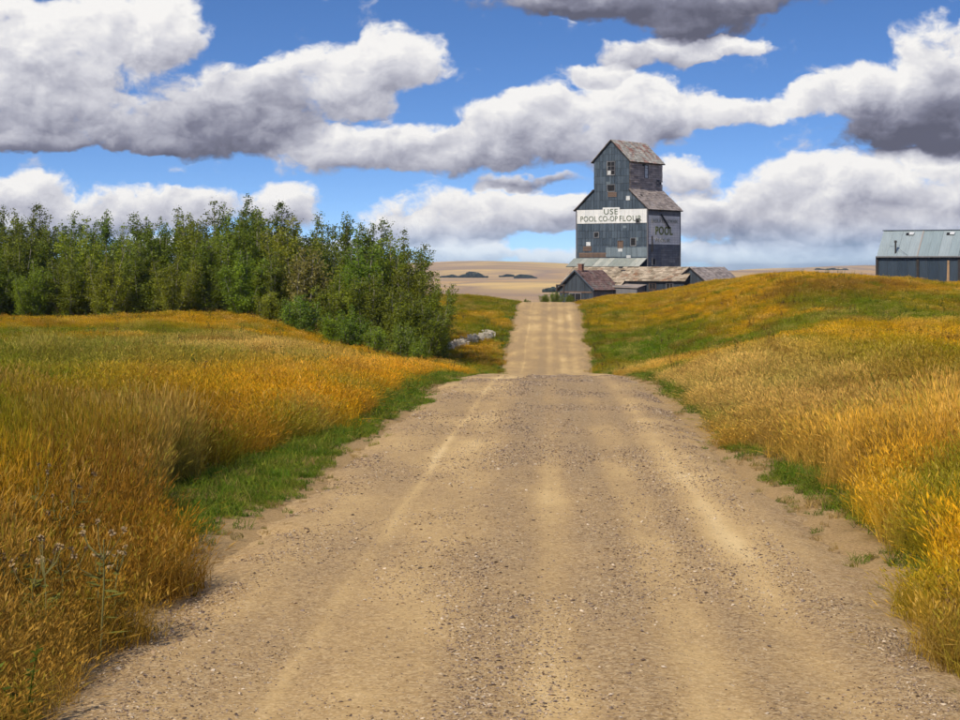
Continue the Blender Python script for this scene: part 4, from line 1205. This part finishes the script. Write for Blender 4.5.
for i, (px, Y, h) in enumerate(back):
    place_tree('poplar_tree', i + 4, px, Y, h, DEEP, 'darker poplar rising behind the front row, %s from the left' % ORD[i], 'poplars in the back row of the grove')
mid = [(-6, 96.5, 3.8), (32, 96, 3.3), (70, 97, 4.0), (106, 96, 3.6), (142, 97, 4.1), (176, 96, 3.4), (210, 97, 4.0), (243, 95.5, 3.7), (276, 95.5, 3.9), (338, 94, 3.7), (372, 94, 4.0), (400, 93.5, 3.6), (424, 93.5, 3.4)]
for i, (px, Y, h) in enumerate(mid):
    place_tree('young_poplar', i + 2, px, Y, h, BRIGHT if i % 2 else GREEN, 'shorter bushy young poplar before the tall row, %s from the left' % ORD[i], 'young poplars before the grove', 1.3)
low = [(270, 92, 1.7), (300, 90, 2.0), (330, 89, 1.6), (352, 91, 2.1), (376, 88, 1.5), (400, 90, 1.9), (420, 89, 1.5)]
for i, (px, Y, h) in enumerate(low):
    place_tree('leafy_bush', i, px, Y, h, BRIGHT if i % 2 == 0 else (0.17, 0.25, 0.022), 'bright green bush, %s from the left along the foot of the grove' % ORD[i], 'bushes at the foot of the grove', 1.15, 'bush', 'bush')
place_tree('yellowing_bush', 1, 306, 94.5, 4.3, (0.24, 0.20, 0.045), 'yellowing brown bush with thin foliage among the green poplars', None, 0.8, 'bush', 'bush')
for i, (px, Y, h, lab) in enumerate([(545, 196, 1.1, 'low green shrub on the crest left of the post'), (556, 200, 1.4, 'rounded green shrub at the foot of the wooden post'),
                                     (570, 203, 1.2, 'green shrub before the office hut'), (526, 175, 0.5, 'tiny dark shrub beside the road crest')]):
    place_tree('low_shrub', i, px, Y, h, GREEN, lab, None, 1.6, 'shrub', 'bush')

# far shelterbelts on the hills: each reads as one dark mass
def belt(px0, px1, y_base, hpx, Y, label, name='shelterbelt'):
    X0, X1 = (px0 - 480) / F * Y, (px1 - 480) / F * Y
    hh = 1.1 * hpx * Y / F
    nr = np.random.default_rng(int(px0 * 7 + 13))
    n = int(260 + 60 * (X1 - X0))
    mb = MB()
    X = nr.uniform(X0, X1, n); f = nr.random(n)
    prof = (0.15 + 0.95 * vnoise(X / 5.0, X * 0, 5) ** 1.2) * (0.45 + 0.55 * np.clip(np.minimum(X - X0, X1 - X) / 9.0, 0, 1))
    yo = nr.uniform(-6, 6, n)
    for i in range(n):
        z0 = ground_at(X[i], Y + yo[i])
        c = Vector((X[i], Y + yo[i], z0 + hh * prof[i] * f[i]))
        s = nr.uniform(.35, .8)
        u = Vector(nr.normal(0, 1, 3)).normalized(); w = u.orthogonal().normalized()
        mb.add([c - u * s, c + w * s * .8, c + u * s, c - w * s * .8], [(0, 1, 2, 3)], nr.random())
    o = mb.build(name, m_leaf); o.color = (0.075, 0.105, 0.085, 1)  # bluish, lightened leaf colour stands in for distance haze
    tag(o, label, 'trees', kind='stuff')
belt(440, 488, 281, 6.5, 1700, 'long dark row of trees on the far hillside left of the road')
belt(499, 514, 279, 4.5, 1750, 'short dark clump of far trees above the road crest')
belt(514, 537, 281, 5, 1650, 'dark wedge of far trees right of the short clump')
belt(543, 566, 290, 6.5, 900, 'dark row of far trees just left of the office hut')
belt(728, 740, 275, 5, 1200, 'dark far clump beside the gabled shed roof')
belt(747, 775, 276, 4.5, 1200, 'low dark far row of trees behind the grassy hill')
belt(812, 848, 268, 3.5, 2300, 'dark far trees on the skyline over the grassy hill')
belt(826, 844, 265, 3.5, 2600, 'small dark far clump standing on the skyline')

# ------------------------------------------------------------------ weeds
m_stemw = mat_plain('weed_stem', (0.16, 0.15, 0.05), 0.3)
m_leafw = mat_plain('weed_leaf', (0.15, 0.15, 0.03), 0.4, 0.9, 0.03)
m_pale = mat_plain('pale_seed_fluff', (0.60, 0.54, 0.44), 0.25, 0.95, 0.05, 20)
m_fluff = mat_plain('seed_fluff', (0.33, 0.24, 0.13), 0.2, 0.95, 0.05, 40)
def fluff(mb, c, r, rnd, n=26):
    for i in range(n):
        d = Vector((rnd.gauss(0, 1), rnd.gauss(0, 1), rnd.gauss(.3, 1))).normalized()
        w = d.orthogonal().normalized() * r * .20
        p = c + d * r * rnd.uniform(.6, 1)
        mb.add([c - w * .3, c + w * .3, p + w, p - w], [(0, 1, 2, 3)], rnd.random())
def weed_parts(rnd, h, heads, hr):
    st, lf_, hd = MB(), MB(), []
    st.tube([(0, 0, -.05), (.02, .01, h * .5), (.03, 0, h * .86)], [.006, .005, .003], 4)
    for k in range(11):
        z = h * rnd.uniform(.15, .8); a = rnd.uniform(0, 6.28); L_ = rnd.uniform(.07, .16)
        d = Vector((cos(a), sin(a), rnd.uniform(-.1, .5))).normalized(); w = Vector((-sin(a), cos(a), 0)) * L_ * .2
        p = Vector((.02, 0, z))
        lf_.add([p, p + d * L_ * .5 + w, p + d * L_, p + d * L_ * .5 - w], [(0, 1, 2, 3)], rnd.random())
    for k in range(heads):
        a = rnd.uniform(0, 6.28); e = Vector((.03 + cos(a) * rnd.uniform(.02, .16), sin(a) * rnd.uniform(.02, .16), h * rnd.uniform(.86, 1.05)))
        st.tube([(.025, 0, h * .7), (e.x * .7, e.y * .7, h * .82), tuple(e)], [.004, .003, .002], 3)
        m_ = MB(); fluff(m_, e, hr * rnd.uniform(.7, 1.2), rnd); hd.append(m_)
    return st, lf_, hd
rw = random.Random(9)
spots = [(8, 585, .95), (14, 500, .9), (40, 470, 1.0), (44, 540, .95), (22, 545, 1.0), (58, 500, 1.0), (76, 476, 1.0), (66, 560, .95), (95, 600, .9), (30, 640, .9), (100, 520, .95), (115, 560, .85)]
for i, (px, py, h) in enumerate(spots):
    Y = (12.2 if py < 520 else 10.4) + rw.uniform(-.6, .6)
    X = (px - 480) / F * Y
    h = min(max(-(py - 268) * Y / F - ground_at(X, Y), .5), .95)
    st, lf_, hd = weed_parts(rw, h, rw.choice((3, 4, 5)), 0.021)
    e = empty('thistle', (X, Y, ground_at(X, Y)), rw.uniform(0, 6))
    tag(e, 'thistle gone to pale seed, %s from the left in the tall grass at lower left' % ORD[sorted(q[0] for q in spots).index(px)], 'weed', 'thistles gone to seed in the left grass')
    st.build('stem', m_stemw, e); lf_.build('leaves', m_leafw, e)
    e.children[-1]['kind'] = 'stuff'
    for m_ in hd:
        o = m_.build('seed_head', m_fluff, e); o['kind'] = 'stuff'
# a strip of pale seeded weeds in the dip by the road
wm = []
for k in range(4):
    mb = MB()
    for j in range(9):
        a = rw.uniform(0, 6.28); r = rw.uniform(0, .28)
        c = Vector((cos(a) * r, sin(a) * r, rw.uniform(.35, .7)))
        mb.tube([(c.x * .6, c.y * .6, -.05), tuple(c)], [.006, .004], 3, .2)
        fluff(mb, c, .085, rw, 16)
    wm.append(mb.mesh('seeded_weed_%d' % k, m_pale))
n = 130
f = RNG.random(n)
X = -2.8 + 3.5 * f + RNG.normal(0, .10, n); Y = 97 + 16 * f + RNG.normal(0, .25, n)
scatter('seeded_weeds', np.stack([X, Y, H(X, Y)], -1), np.stack([f * 0, f * 0, f * 40], -1), np.stack([f * 0 + 1] * 3, -1) * RNG.uniform(.45, .9, (n, 1)), RNG.integers(0, 4, n), np.ones((n, 4)), wm,
        'pale grey seeded weeds in a strip below the grove beside the road', 'weeds')

# ------------------------------------------------------------------ haze: the air over the plain
hb = MB(); hb.box(-8200, 8200, -80, 10400, -75, 18.5)
m_haze = bpy.data.materials.new('air'); m_haze.use_nodes = True
hn = NT(m_haze.node_tree)
hn.n.remove(hn.n['Principled BSDF'])
pv = hn.new('ShaderNodeVolumePrincipled')
pv.inputs['Color'].default_value = (0.68, 0.82, 1.0, 1)
pv.inputs['Density'].default_value = 1.0e-4
pv.inputs['Anisotropy'].default_value = 0.2
hn.l.new(pv.outputs[0], hn.n['Material Output'].inputs['Volume'])
tag(hb.build('haze', m_haze), kind='stuff')
